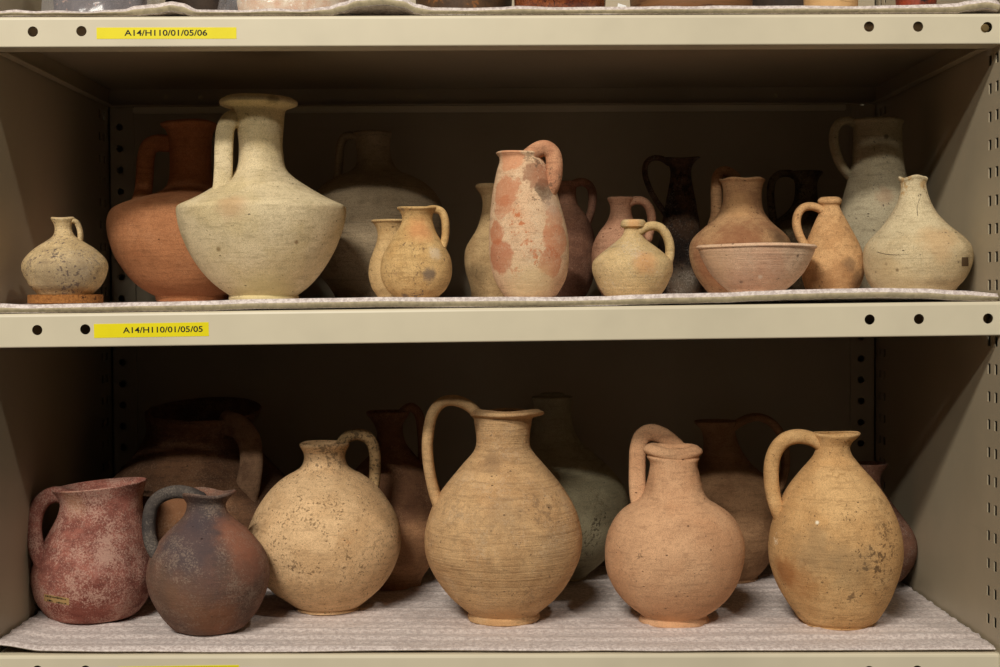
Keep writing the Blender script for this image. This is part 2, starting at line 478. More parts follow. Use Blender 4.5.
def make_mat(key, label, y_front):
    nx, ny = 330, (110 if key == 'low' else 70)
    x0, x1 = XL+.003, XR-.003
    bm = bmesh.new(); T, B = {}, {}
    for i in range(nx+1):
        X = x0+(x1-x0)*i/nx
        for j in range(ny+1):
            t = j/ny; t = t**(1.0 if key == 'low' else 1.5)
            Y = y_front + (.45-y_front)*t
            if j == 0: Y += .0014*noise.noise(Vector((X*14, 0, 9)))
            zt = deck_top(key, X)+mat_h(key, X, Y); zb = deck_top(key, X)+mat_gap(key, X, Y)
            rr = min(.0015, (zt-zb)*.3) if j == 0 else 0
            T[i, j] = bm.verts.new((X, Y+ (0.0), zt-rr)); B[i, j] = bm.verts.new((X, Y, zb+rr*.5))
    for i in range(nx):
        for j in range(ny):
            bm.faces.new((T[i, j], T[i+1, j], T[i+1, j+1], T[i, j+1]))
            bm.faces.new((B[i, j], B[i, j+1], B[i+1, j+1], B[i+1, j]))
        bm.faces.new((T[i, ny], T[i+1, ny], B[i+1, ny], B[i, ny]))
    prev = [T[i, 0] for i in range(nx+1)]
    for q in range(1, 7):                      # rounded, slightly sagging front edge
        row = []
        for i in range(nx+1):
            t, b = T[i, 0].co, B[i, 0].co
            if q == 6: row.append(B[i, 0]); continue
            f = q/6
            row.append(bm.verts.new((t.x, t.y-.0022*math.sin(math.pi*f**.8), t.z+(b.z-t.z)*f)))
        for i in range(nx):
            f_ = bm.faces.new((prev[i], row[i], row[i+1], prev[i+1]))
            if key != 'low' and q >= 3: f_.material_index = 1  # lower rows of the front edge in darker beige
        prev = row
    for j in range(ny):
        bm.faces.new((B[0, j], T[0, j], T[0, j+1], B[0, j+1])); bm.faces.new((B[nx, j], B[nx, j+1], T[nx, j+1], T[nx, j]))
    me = bm_mesh(bm, 'foam_mat', True)
    for p in me.polygons:
        if abs(p.normal.x) > .8: p.use_smooth = False
    return tag(link('foam_mat', me, None, [FOAM, BEIGE_FOAM]), label, 'mat')
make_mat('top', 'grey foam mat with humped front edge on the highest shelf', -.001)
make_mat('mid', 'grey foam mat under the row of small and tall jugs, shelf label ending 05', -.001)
make_mat('low', 'pinkish grey rippled foam mat under the lower row of jugs', .0035)

# ------------------------------------------------------------------ pots
class Pot:
    """a thrown pot: profile rows (photo row, half width, optional sideways shift) turned into metres at the pot's own depth"""
    def __init__(s, name, label, cat, cx, prof, Y, key, mat=None, rim=None, neck=None, foot=None, wave=(0, 0, 3, 0), rim_tilt=0, tilt_y=0,
                 irr=.006, thick=.003, open_in=.05, seed=0, rot=0, lift=0, group=None, ws=1.0):
        prof = [(q[0], q[1]*ws)+tuple(q[2:]) for q in prof]
        s.Y = Y; s.seed = seed
        d = 1.45+Y
        X = at(cx, prof[0][0], Y).x
        z = surf(key, X, Y) + lift
        s.o = Vector((X, Y, z))
        s.k = F_PX/((s.o-CAM).dot(FW))
        s.cx, s.yb = proj(s.o)
        s.root = thing(name, label, cat, s.o, (0, 0, rot), group)
        if key == 'mid':                       # the rim's near edge is what the eye sees: it lies nearer than the axis
            y_r = rim if rim is not None else prof[-3][0]
            y_t = prof[-1][0]
            prof = [(q[0]+(294-q[0])*(q[1]/s.k)/d*max(0, min(1, (y_r-q[0])/(y_r-y_t))),)+tuple(q[1:]) for q in prof]
        if key == 'low':                       # the foot's front edge is seen below its axis: bring the foot rows back to the axis
            yf = (foot-.01) if foot is not None else prof[2][0]
            y0 = prof[0][0]
            prof = [((yf+(q[0]-yf)*(s.yb-yf)/(y0-yf)) if q[0] > yf else q[0],)+tuple(q[1:]) for q in prof]
        P = []
        for p in prof:
            dx = p[2] if len(p) > 2 else 0
            P.append(((s.yb-p[0])/s.k, p[1]/s.k, (dx + (cx-s.cx if False else 0))/s.k))
        P[0] = (0.0, P[0][1], P[0][2])
        P = [q for i, q in enumerate(P) if i == 0 or q[0] > P[i-1][0]+.0001]
        s.P = P; s.wave = wave; s.rim_tilt = rim_tilt/s.k; s.tilt_y = tilt_y/s.k; s.H = P[-1][0]; s.irr = irr
        s.th = thick; s.depth_in = open_in
        hz = lambda v: (s.yb-v)/s.k if v is not None else None
        s.zr, s.zn, s.zf = hz(rim), hz(neck), hz(foot)
        s.spec = (name,)
    def sample(s):
        return cr([(p[0], p[1], p[2]) for p in s.P], 9)
    def pt(s, z, r, dx, th):
        n = noise.noise(Vector((math.cos(th)*1.3, math.sin(th)*1.3, z*22+s.seed*3.7)))
        n2 = noise.noise(Vector((math.cos(th)*5, math.sin(th)*5, z*70+s.seed*1.7)))
        r = r*(1+s.irr*n*.9) + .0003*n2
        amp, ramp_, k, ph = s.wave
        zr = s.zr if s.zr is not None else s.H*.93
        w = sm((z-(zr-(s.H-zr)*.8))/max(1e-5, (s.H-zr)*1.6)) if amp or ramp_ else 0
        zz = z + w*amp/s.k*(math.cos(k*(th-ph)))
        r *= 1+w*ramp_*math.cos(k*(th-ph))
        wt = sm((z/s.H-.45)/.55)
        zz += s.rim_tilt*math.cos(th)*wt*(r*s.k/50.0)
        if s.tilt_y: zz += s.tilt_y*math.sin(th)*sm((z/s.H-.7)/.3)
        return Vector((dx+r*math.cos(th), r*math.sin(th), zz))
    def front(s, px, py, lift=0.0):
        """local point on the front face seen at a photo position"""
        if not hasattr(s, '_S'): s._S = s.sample()
        S_ = s._S
        z0 = z = max(.001, min(s.H, (s.yb-py)/s.k))
        for _ in range(5):
            r = s.P[0][1]; dx = s.P[0][2]
            for p, q in zip(S_, S_[1:]):
                if p[0] <= z <= q[0] and q[0] > p[0]:
                    t = (z-p[0])/(q[0]-p[0]); r = p[1]+(q[1]-p[1])*t; dx = p[2]+(q[2]-p[2])*t
            if _ == 0: x = (px-s.cx)/s.k - dx
            x = max(-r*.97, min(r*.97, x))
            y = -math.sqrt(max(0, r*r-x*x))
            f = (1.45+s.Y+y)/(1.45+s.Y)
            x = (px-s.cx)/s.k*f + (f-1)*s.o.x - dx
            z = max(.001, min(s.H, z0*f + (1-f)*(CAM.z-s.o.z)))
        x = max(-r*.97, min(r*.97, x))
        y = -math.sqrt(max(0, r*r-x*x))
        v = s.pt(max(.0005, z), r, dx, math.atan2(y, x))
        v += Vector((x, y, 0)).normalized()*lift
        return v
    def build(s, mat):
        S = s.sample(); n = 96
        zs = [v[0] for v in S]
        cuts = []
        def band(lo, hi):
            idx = [i for i, z in enumerate(zs)]
            i0 = min(idx, key=lambda i: abs(zs[i]-lo)) if lo is not None else 0
            i1 = min(idx, key=lambda i: abs(zs[i]-hi)) if hi is not None else len(zs)-1
            return i0, i1
        marks = [0]; names = []
        if s.zf is not None: marks.append(band(s.zf, None)[0]); names.append('foot')
        if s.zn is not None: marks.append(band(s.zn, None)[0]); names.append('body')
        if s.zr is not None: marks.append(band(s.zr, None)[0]); names.append('neck' if s.zn is not None else 'body')
        marks.append(len(zs)-1); names.append('rim' if s.zr is not None else ('neck' if s.zn is not None else 'body'))
        rings = [[s.pt(v[0], max(.0005, v[1]), v[2], 2*math.pi*j/n) for j in range(n)] for v in S]
        for k, nm in enumerate(names):
            i0, i1 = marks[k], marks[k+1]
            if i1 <= i0: continue
            bm = bmesh.new()
            R = [[bm.verts.new(p) for p in rings[i]] for i in range(i0, i1+1)]
            for a, b in zip(R, R[1:]):
                for j in range(n):
                    bm.faces.new((a[j], a[(j+1) % n], b[(j+1) % n], b[j]))
            if k == 0:                                   # closed underside
                c = bm.verts.new((S[0][2], 0, .0012))
                for j in range(n): bm.faces.new((R[0][(j+1) % n], R[0][j], c))
            if k == len(names)-1:                        # rounded lip and inner wall
                prev = R[-1]; top_ = S[-1]
                inner = []
                for q, (dr, dz) in enumerate(((.28, .25), (.5, .32), (.75, .22), (1.0, 0), (1.05, -.35))):
                    inner.append((top_[0]+dz*s.th, top_[1]-dr*s.th, top_[2]))
                for i in range(len(S)-3, -1, -2):
                    if S[-1][0]-S[i][0] > s.depth_in: break
                    if S[i][0] < s.th*1.5: break
                    inner.append((S[i][0], max(.0015, S[i][1]-s.th*1.1), S[i][2]))
                for (z, r, dx) in inner:
                    z2 = min(z, s.H-.00001) if z > s.H else z
                    ring = []
                    for j in range(n):
                        p = s.pt(z2, max(.001, r), dx, 2*math.pi*j/n)
                        p.z += z-z2
                        ring.append(bm.verts.new(p))
                    for j in range(n): bm.faces.new((prev[j], prev[(j+1) % n], ring[(j+1) % n], ring[j]))
                    prev = ring
                c = bm.verts.new((inner[-1][2], 0, inner[-1][0]-.002))
                for j in range(n): bm.faces.new((prev[j], prev[(j+1) % n], c))
            me = bpy.data.meshes.new(nm); bm.to_mesh(me); bm.free()
            for p in me.polygons: p.use_smooth = True
            link(nm, me, s.root, mat)
        s.mat = mat
        return s
    def handle(s, pts, a, b=None, flare=1.35, mat=None, ridge=0.0):
        """strap handle through (photo col, photo row, depth offset in mm); a, b = half sizes in photo pixels in and out of its plane"""
        b = b or a
        C = []
        for p in pts:
            dy = (p[2] if len(p) > 2 else 0)/1000.0
            w = at(p[0], p[1], s.Y+dy)
            C.append(w-s.o)
        C = cr(C, 12)
        r_end = a/s.k*.9
        d0 = (C[0]-C[2]).normalized(); d1 = (C[-1]-C[-3]).normalized()
        C = [C[0]+d0*r_end*t for t in (1.0, .92, .7, .4)] + C + [C[-1]+d1*r_end*t for t in (.4, .7, .92, 1.0)]
        n = len(C); m = 20
        bm = bmesh.new(); prev = None; first = None
        B0 = Vector((0, 1, 0))
        for i, c in enumerate(C):
            t = (C[min(n-1, i+1)]-C[max(0, i-1)]).normalized()
            side = B0.cross(t)
            if side.length < 1e-3: side = Vector((1, 0, 0))
            side.normalize(); out = t.cross(side).normalized()
            u = i/(n-1)
            e = 1+(flare-1)*(max(0, 1-u/.16)**2 + max(0, (u-.84)/.16)**2)
            w = 1+.05*noise.noise(Vector((u*4, s.seed, 2)))
            q_ = min(i, n-1-i)
            if q_ < 4: e *= (.25, .55, .8, .93)[q_]
            ring = []
            for j in range(m):
                th = 2*math.pi*j/m
                ca, sa = math.cos(th), math.sin(th)
                ca = math.copysign(abs(ca)**.85, ca); sa = math.copysign(abs(sa)**.85, sa)
                rr = 1-ridge*math.exp(-(ca/.28)**2)*(1 if sa < 0 else .3)
                ring.append(bm.verts.new(c + side*(ca*a/s.k*e*w) + out*(-sa*b/s.k*e*w*rr)))
            if prev:
                for j in range(m): bm.faces.new((prev[j], prev[(j+1) % m], ring[(j+1) % m], ring[j]))
            else: first = ring
            prev = ring
        bm.faces.new(first[::-1]); bm.faces.new(prev)
        return link('handle', bm_mesh(bm, 'handle', True), s.root, mat or s.mat)
    def crack(s, pts, w=.0004):
        C = cr([s.front(p[0], p[1], -.0001) for p in pts], 8)
        bm = bmesh.new(); prev = None
        for i, c in enumerate(C):
            c = c + Vector((0, 0, .0006*noise.noise(Vector((i*.9, s.seed, 0)))))
            ww = w*(1-.8*(i/(len(C)-1))**2)
            t = (C[min(len(C)-1, i+1)]-C[max(0, i-1)]).normalized(); sd = t.cross(Vector((0, 1, 0))).normalized()
            ring = [bm.verts.new(c+sd*ww*q[0]+Vector((0, q[1]*ww, 0))) for q in ((1, 0), (0, -1), (-1, 0), (0, 1))]
            if prev:
                for j in range(4): bm.faces.new((prev[j], prev[(j+1) % 4], ring[(j+1) % 4], ring[j]))
            prev = ring
        o = link('crack', bm_mesh(bm, 'crack', True), s.root, plain('crack_dark', (66, 54, 38), .9))
        return o
    def patch_sheet(s, name, x0, x1, y0, y1, mat, skew=0, lift=.0003):
        bm = bmesh.new(); G = {}; nx, nz = 14, 8
        for i in range(nx+1):
            for j in range(nz+1):
                u, v = i/nx, j/nz
                G[i, j] = bm.verts.new(s.front(x0+(x1-x0)*u, y0+(y1-y0)*v+skew*u, lift))
        for i in range(nx):
            for j in range(nz): bm.faces.new((G[i, j], G[i, j+1], G[i+1, j+1], G[i+1, j]))
        r = bmesh.ops.extrude_face_region(bm, geom=list(bm.faces))
        for v in r['geom']:
            if isinstance(v, bmesh.types.BMVert): v.co.y += .0006
        return link(name, bm_mesh(bm, name), s.root, mat)
    def st(s, px, py, rad, col, amt=.8, fq=120, th=1.2):
        """a stain at a photo position, as material patch"""
        p = s.front(px, py)
        return ((p.x, p.y, p.z), rad/s.k, col, amt, fq, th)

def lower_Y(px, py, hw):
    """depth of a pot's axis from where the front of its foot meets the lower mat"""
    z = -.3505
    for _ in range(4):
        p = at_z(px, py, z)
        z = surf('low', p.x, max(.01, min(.44, p.y)))
    k = F_PX/(1.45+p.y)
    return p.y + hw/k

# ================================================================== lower row
# red mug
Y = lower_Y(93, 621, 20)
p = Pot('pottery_mug', 'wide-mouthed dusky red mug with one handle and small paper label', 'mug', 93,
        [(622, 22, 0), (619.5, 33, 0), (614, 42, 0), (606, 49.5, 0), (596, 55.5, .3), (584, 59, .8), (572, 60, 1), (561, 58.5, 1.5), (548, 54.5, 3), (535, 49.5, 5),
         (522, 45, 7.5), (511, 41.5, 9), (501, 40, 10), (494, 41.2, 10), (488, 44, 9), (484.5, 46, 8.3)], Y, 'low', rim=493, neck=522, rim_tilt=4.4, irr=.010, thick=.0032, open_in=.11, seed=3)
m = clay('red_ware', (158, 98, 84), (126, 74, 64), ring=.35, ring_col=.3, pits=.15, dust=.9, dust_col=(196, 158, 140), seed=3, mottle=55,
         bands=[], patches=[p.st(83, 603, 34, (98, 38, 28), .55, 60, .8), p.st(75, 500, 18, (190, 160, 120), .35, 160, 1.6), p.st(100, 560, 35, (176, 130, 118), .35, 120, 1.8),
                            p.st(56, 609, 13, (92, 30, 20), .6, 40, .3)])
p.build(m)
p.handle([(68, 498, -4), (57, 494.5, -8), (46, 498, -12), (37.5, 508, -16), (33.5, 523, -20), (34.5, 539, -25), (39.5, 555, -31), (47, 569, -33)], 8.0, 7.5, 1.25)
g = N('paper', .8, .2)
paper_col = g.mix(g.ramp(g.noise(90, 3), .4, .7), lin((166, 134, 88)), lin((128, 100, 64)))
g.color(paper_col); PAPER = g.m
lab = p.patch_sheet('paper_label', 44.5, 69.5, 593.5, 600.5, PAPER, 4.5)
lab['label'] = 'small brown paper label with faded handwriting'
# faded writing: two short lines of dark strokes on the label
bm = bmesh.new(); random.seed(5)
for (yy, x0, x1, st_) in ((595.3, 46, 66, .9), (599.2, 48, 53, 1.0), (599.6, 57, 66, 1.0)):
    x = x0
    while x < x1:
        w = st_*random.uniform(.5, 1.2); h = random.uniform(.8, 1.7)
        t = (x-44.5)/25*4.5
        q = [p.front(xx, yy2+t, .00042) for xx, yy2 in ((x, yy-h/2), (x+w, yy-h/2), (x+w, yy+h/2), (x, yy+h/2))]
        vs = [bm.verts.new(v) for v in q] + [bm.verts.new(v+Vector((0, .0003, 0))) for v in q]
        bm.faces.new(vs[:4]); bm.faces.new(vs[4:][::-1])
        for i in range(4): bm.faces.new((vs[i], vs[(i+1) % 4], vs[4+(i+1) % 4], vs[4+i]))
        x += w + random.uniform(.15, .7)
link('handwriting', bm_mesh(bm, 'handwriting'), lab, INK)

# grey and orange smoke-clouded jug
Y = lower_Y(208.5, 634, 22)
p = Pot('pottery_jug', 'small smoke-blackened round jug with pinched mouth, in front of the big brown pot', 'jug', 209,
        [(634.5, 20, 0), (632, 26), (627, 34), (619, 42), (610, 48.5), (600, 54), (588, 58.5), (575, 60.8), (562, 59.5), (550, 55), (540, 48), (530, 39), (522, 30, -.5),
         (515, 23, -1), (508, 19.5, -1.5), (502, 19.5, -1.5), (497, 23, -1), (494, 25.5, 0), (492, 26, 0)], Y, 'low', rim=501, neck=526, wave=(1.6, .10, 3, 0), irr=.010, thick=.003, seed=4)
m = clay('smoked_ware', (124, 88, 72), (104, 80, 68), ring=.5, ring_col=.3, pits=.2, dust=.42, dust_col=(164, 142, 124), seed=4, mottle=45,
         patches=[p.st(190, 540, 46, (74, 66, 70), .85, 40, 1.0), p.st(205, 515, 26, (70, 62, 66), .8, 60, 1.0), p.st(243, 535, 34, (156, 100, 76), .75, 60, 1.2), p.st(185, 600, 30, (140, 100, 76), .6, 60, 1.2), p.st(215, 494, 26, (84, 76, 72), .8, 80, 1.0),
                  p.st(250, 565, 26, (142, 88, 66), .5, 60, 1.2), p.st(215, 622, 30, (140, 92, 62), .6, 60, .9), p.st(160, 590, 34, (120, 90, 70), .4, 60, 1.2), p.st(200, 575, 34, (88, 72, 70), .5, 50, 1.4)])
p.build(m)
mh = clay('smoked_handle', (86, 78, 72), (66, 60, 58), pits=.1, dust=.3, dust_col=(150, 136, 122), seed=5)
p.handle([(200, 499, 0), (191, 494, -2), (181, 491.8, -2), (171, 492.5, -3), (160, 497, -4), (152, 506, -5), (149, 520, -6), (149.5, 536, -8), (153.5, 549, -16), (162, 561, -20)], 6.6, 7.5, 1.2, mat=mh)

# big dark brown wide-necked pot
p = Pot('storage_pot', 'large dark brown wide-mouthed pot with a broad strap handle', 'pot', 200,
        [(585, 40), (582, 48), (575, 62), (562, 77), (545, 89), (527, 96), (510, 98), (494, 95), (480, 87), (468, 76), (457, 66), (447, 58.5), (438, 54), (430, 52.2, 1), (422, 53, 2), (416, 55.5, 4), (412, 57, 5), (409.5, 57.3, 5.5)],
        .325, 'low', rim=417, neck=450, irr=.010, thick=.004, open_in=.09, seed=6, wave=(.8, .01, 2, 1), tilt_y=7.5)
m = clay('dark_cooking_ware', (128, 92, 66), (96, 68, 50), ring=.3, ring_col=.3, pits=.2, dust=.4, dust_col=(160, 130, 104), seed=6, mottle=28,
         patches=[p.st(180, 510, 34, (160, 108, 70), .45, 60, 1.2), p.st(270, 490, 50, (60, 44, 38), .6, 50, 1.0)])
p.build(m)
mh = clay('dark_cooking_handle', (156, 122, 94), (124, 94, 72), pits=.2, dust=.3, dust_col=(150, 122, 96), seed=7, mottle=60)
p.handle([(228, 423, -52), (240, 428, -62), (249, 441, -70), (251.5, 460, -74), (249, 480, -76), (245, 500, -78), (239, 520, -80), (233, 533, -80)], 11.5, 5.5, 1.15, mat=mh, ridge=.25)

# round cream jug
Y = lower_Y(328.5, 616, 31.5)
p = Pot('pottery_jug', 'round cream jug with brown-speckled short neck and small handle behind it', 'jug', 328.5,
        [(615, 31.8), (611, 31.6), (607, 30.2, 0), (604.5, 33, -.5), (598, 42, -1), (588, 54, -2), (575, 65, -3), (560, 72.5, -3.2), (545, 76, -3.3), (530, 75.8, -3.3), (516, 71.5, -3), (504, 65, -3), (492, 56.5, -3), (482, 47, -2.8),
         (475, 38, -2.6), (470, 29, -2.5), (465, 23, -2.5), (458, 20.5, -2.5), (452, 21, -2.5), (448, 23, -2.5), (445, 24.6, -2.5), (443, 24.8, -2.5)],
        Y, 'low', rim=449, neck=474, foot=604.6, irr=.008, seed=8, wave=(.5, .01, 2, 2))
sp = [(300, 490), (338, 500), (352, 480), (345, 545), (290, 555), (310, 520), (360, 520), (330, 470), (375, 545)]
m = clay('cream_speckled_ware', (228, 190, 144), (212, 172, 126), ring=.35, ring_col=.12, speck=.9, speck_col=(112, 88, 60), pits=.6, seed=8, mottle=40,
         patches=[p.st(326, 455, 27, (92, 76, 58), .85, 220, 3.4), p.st(340, 445, 20, (84, 70, 56), .7, 260, 3.2), p.st(294, 565, 8, (84, 66, 48), .8, 300, 2.6), p.st(300, 585, 26, (160, 124, 84), .35, 200, 2.4),
                  p.st(375, 470, 34, (140, 116, 84), .5, 220, 2.6), p.st(345, 540, 12, (196, 140, 90), .5, 200, 2), p.st(260, 530, 16, (120, 90, 60), .45, 120, 2)] +
                 [p.st(a, b, 11, (146, 116, 80), .6, 300, 3.4) for a, b in sp])
p.build(m)
mh = clay('speckled_handle', (186, 154, 110), (150, 122, 84), speck=1.4, speck_col=(66, 54, 42), pits=.6, seed=9, mottle=80)
p.handle([(338, 452, 10), (345, 439, 12), (355, 434.5, 14), (365, 436, 15), (372, 443, 16), (375, 455, 17), (375, 470, 18), (374, 484, 16), (370, 498, 10)], 5.8, 8, 1.25, mat=mh)

# dark red jug between round cream jug and large tan jug
p = Pot('pottery_jug', 'dark red-brown jug in shadow between the round cream jug and the large ribbed tan jug', 'jug', 393,
        [(585, 28), (581, 28.5), (575, 31), (562, 40), (545, 48), (527, 52.5), (510, 53), (495, 50.5), (482, 46), (471, 39), (461, 29), (452, 20.5), (443, 15, -1), (433, 13, -2), (425, 14, -3), (418, 18, -3.5), (414, 21, -4), (411.5, 21.5, -4)],
        .325, 'low', rim=419, neck=458, foot=577, irr=.01, seed=10)
m = clay('dark_red_ware', (196, 146, 104), (162, 118, 84), ring=.3, pits=.3, dust=.45, dust_col=(180, 138, 102), seed=10, bands=[(.085, .012, (84, 54, 42), .7, 30, .01)])
p.build(m)
p.handle([(399, 418, 0), (405, 410, 0), (412, 407.5, 0), (419, 415, 0), (421.5, 432, 0), (422.5, 452, 0), (421, 472, 0), (417, 484, 0)], 4.6, 7, 1.2)

# large tan jug, ribbed, tall handle
Y = lower_Y(504, 627, 36)
p = Pot('pottery_jug', 'large ribbed tan jug with tall looped handle rising above its flat rim', 'jug', 504,
        [(627, 35.6), (624, 36.2), (617, 35.9), (612.5, 35.3), (609.5, 37.5), (604.5, 43.5), (597, 52), (585, 62), (570, 71, -.3), (555, 76.7, -.3), (540, 78.6, -.3), (525, 77, -.3), (510, 72.4, -.3), (496, 65.5, -.3), (483, 56.5), (471, 46.5), (461, 38),
         (453, 31), (447, 27.6), (440, 26.6), (430, 27.4), (421, 28.6), (417.2, 29.6, 1), (415.4, 35, 3), (413.6, 36.5, 4.5), (411.8, 36.2, 4.5), (410.6, 33.5, 4)],
        Y, 'low', rim=417, neck=452, foot=610.5, irr=.006, seed=11, wave=(1.0, .012, 3, 1.57), thick=.004, tilt_y=-1.8)
m = clay('tan_ribbed_ware', (212, 172, 124), (194, 152, 106), ring=1.4, ring_col=.36, speck=.3, pits=.5, dust=.15, dust_col=(220, 200, 172), seed=11, mottle=36,
         patches=[p.st(545, 512, 30, (122, 98, 74), .6, 110, 1.9), p.st(505, 515, 24, (140, 112, 84), .45, 110, 1.6), p.st(493, 461, 15, (130, 104, 78), .6, 110, 1.6), p.st(450, 510, 20, (140, 112, 82), .45, 130, 1.8), p.st(478, 535, 40, (150, 122, 90), .35, 90, 1.8),
                  p.st(530, 595, 18, (140, 112, 84), .5, 140, 1.8), p.st(560, 545, 30, (150, 120, 88), .4, 90, 1.7), p.st(504, 622, 24, (214, 164, 112), .5, 60, .4)])
p.build(m)
mh = clay('tan_plain_handle', (210, 172, 124), (194, 154, 108), ring=.2, pits=.5, seed=12)
p.handle([(484, 423, 0), (478, 415, 0), (471, 407.5, 0), (462, 402.5, 0), (451, 400.3, 0), (440.5, 403.5, 0), (432.5, 414, 0), (428.6, 430, 0), (427.4, 447, 0), (428.5, 464, 0), (431.5, 481, 0), (435.5, 496, -2), (441, 508, -5)], 5.6, 9.5, 1.35, mat=mh)

# greenish grey jar behind
p = Pot('pottery_jar', 'greenish grey narrow-necked jar standing behind the large ribbed tan jug', 'jar', 553,
        [(582, 34), (578, 34.5), (574, 34), (569, 40), (558, 52), (545, 63), (528, 71.5), (511, 75.5), (497, 75), (484, 70), (472, 61), (461, 50), (451, 38.5), (441, 28), (430, 22), (417, 19.2), (405, 18.5), (400, 19.5), (396.5, 20), (395.5, 13), (393.5, 12)],
        lower_Y(560, 583, 34), 'low', rim=404, neck=447, foot=576, irr=.006, seed=13, open_in=.03)
m = clay('green_grey_ware', (178, 168, 136), (160, 150, 120), ring=.3, ring_col=.15, pits=.2, seed=13, mottle=30,
         patches=[p.st(597, 525, 13, (66, 52, 38), .9, 260, 3.0), p.st(590, 540, 15, (70, 54, 40), .8, 260, 3.0), p.st(588, 556, 9, (84, 66, 48), .7, 260, 2.8), p.st(600, 500, 12, (110, 92, 66), .5, 260, 2.8)])
p.build(m)

# pink jug with folded rim
Y = lower_Y(674, 628, 35)
p = Pot('pottery_jug', 'plain pinkish tan jug with folded wavy spout and broad handle behind its neck', 'jug', 674,
        [(628, 34.6), (625.5, 35.2), (620, 34), (615.5, 32.6), (611.5, 35.5), (605, 44.5), (596, 53.5), (584, 61.5), (571, 66.8), (558, 69, .5), (545, 69.2, 1), (532, 66.5, 1), (520, 60.5, 1), (511, 53, 1), (504, 43, .8), (498, 34, .6), (490, 29.4, .5),
         (481, 27, .5), (472, 25, .5), (463, 23, 0), (458, 23, -.5), (455.6, 21.8, -.8), (453.6, 23.4, -1), (451, 24, -1), (448.6, 23.2, -1)],
        Y, 'low', rim=458.5, neck=500, foot=612.5, irr=.006, seed=14, wave=(1.2, .26, 2, .12), thick=.0125, open_in=.006, tilt_y=1.2, rim_tilt=-2.0)
m = clay('pink_tan_ware', (214, 168, 128), (204, 154, 114), ring=.4, ring_col=.10, speck=.2, pits=.55, seed=14, mottle=24,
         patches=[p.st(640, 556, 5, (90, 70, 50), .8, 200, 2), p.st(674, 625, 22, (214, 162, 116), .5, 60, .4), p.st(722, 531, 4, (130, 90, 60), .7, 200, 2)])
p.build(m)
p.handle([(680, 452, 24), (672, 443, 26), (662, 435.5, 27), (651, 432.5, 27), (642, 437, 26), (638, 449, 24), (637.3, 466, 22), (637.3, 484, 17), (639, 500, 10), (645, 514, 2)], 8.6, 5.5, 1.3)

# brown jug behind the pink one
p = Pot('pottery_jug', 'shadowed brown jug behind the plain pinkish jug, its thin handle arching sideways', 'jug', 724,
        [(583, 33), (579, 34), (575, 33.2), (570, 38), (558, 47), (544, 55.5), (528, 61), (512, 62), (498, 59.5), (486, 53), (476, 43), (467, 31), (458, 23), (448, 18.5, -2), (437, 16.5, -4), (429, 17, -6), (424, 19.5, -8), (421, 21, -8.5)],
        lower_Y(740, 584, 33), 'low', rim=429, neck=466, foot=575, irr=.008, seed=15)
m = clay('brown_ware', (172, 132, 96), (148, 110, 78), ring=.5, ring_col=.25, pits=.4, seed=15)
p.build(m)
p.handle([(729, 430, 0), (737, 424, 0), (748, 418.5, 0), (760, 417.5, 0), (772, 423, 0), (781, 435, 0), (785, 452, 0), (785, 470, 0), (780, 486, 0), (772, 496, 0)], 4.2, 8, 1.25)

# ochre egg-shaped jug
Y = lower_Y(837.5, 629.5, 34.5)
p = Pot('pottery_jug', 'ochre-stained egg-shaped jug with flaring lip and thick curved handle, nearest the slotted side panel', 'jug', 837.5,
        [(630, 34.3), (627.5, 35), (624, 34.8), (618, 38.5), (611, 43.6), (600, 50.5, -.6), (587, 57, -1.5), (572, 62.5, -2), (558, 65.5, -2.4), (544, 66, -2.6), (530, 64, -2.8), (516, 60, -3), (503, 54.5, -3.5), (491, 47.8, -4), (480, 40, -4.5), (471, 32.5, -5),
         (463, 25.5, -5), (456, 20, -5), (450, 17.2, -5), (445, 16.8, -4.5), (441, 18.4, -3.5), (437, 21.2, -2), (434.4, 22.8, -1.5), (433, 22.6, -1.5)],
        Y, 'low', rim=445, neck=472, foot=618.5, irr=.009, seed=16, wave=(.6, .03, 2, 0), rim_tilt=.5)
m = clay('ochre_ware', (220, 178, 124), (206, 160, 106), ring=.6, ring_col=.2, speck=.45, speck_col=(80, 60, 40), pits=.4, seed=16, mottle=30,
         patches=[p.st(880, 560, 26, (76, 56, 40), .85, 170, 2.6), p.st(886, 530, 20, (96, 72, 48), .7, 200, 2.8), p.st(884, 590, 16, (88, 64, 44), .6, 200, 2.6), p.st(785, 572, 20, (148, 88, 42), .8, 90, 1.0), p.st(800, 580, 26, (164, 106, 56), .5, 120, 1.6),
                  p.st(850, 598, 10, (96, 72, 50), .8, 200, 2.0), p.st(815, 550, 30, (140, 118, 88), .5, 60, 1.6), p.st(850, 565, 30, (140, 118, 88), .45, 70, 1.6), p.st(776, 540, 6, (240, 225, 195), .8, 200, 1.8), p.st(817, 522, 2.4, (250, 240, 215), .95, 80, .4),
                  p.st(838, 475, 14, (150, 112, 64), .5, 220, 2.8), p.st(880, 500, 18, (128, 96, 58), .6, 200, 2.8), p.st(796, 615, 16, (110, 84, 56), .5, 200, 2.4)])
p.build(m)
p.handle([(827, 449, 0), (817, 441.5, 0), (807, 437.5, 0), (796, 436.5, 0), (785, 440, 0), (776.5, 449, 0), (772, 462, 0), (771.2, 478, 0), (773, 494, 0), (777, 508, -2), (784, 522, 0)], 7.3, 8.5, 1.25)

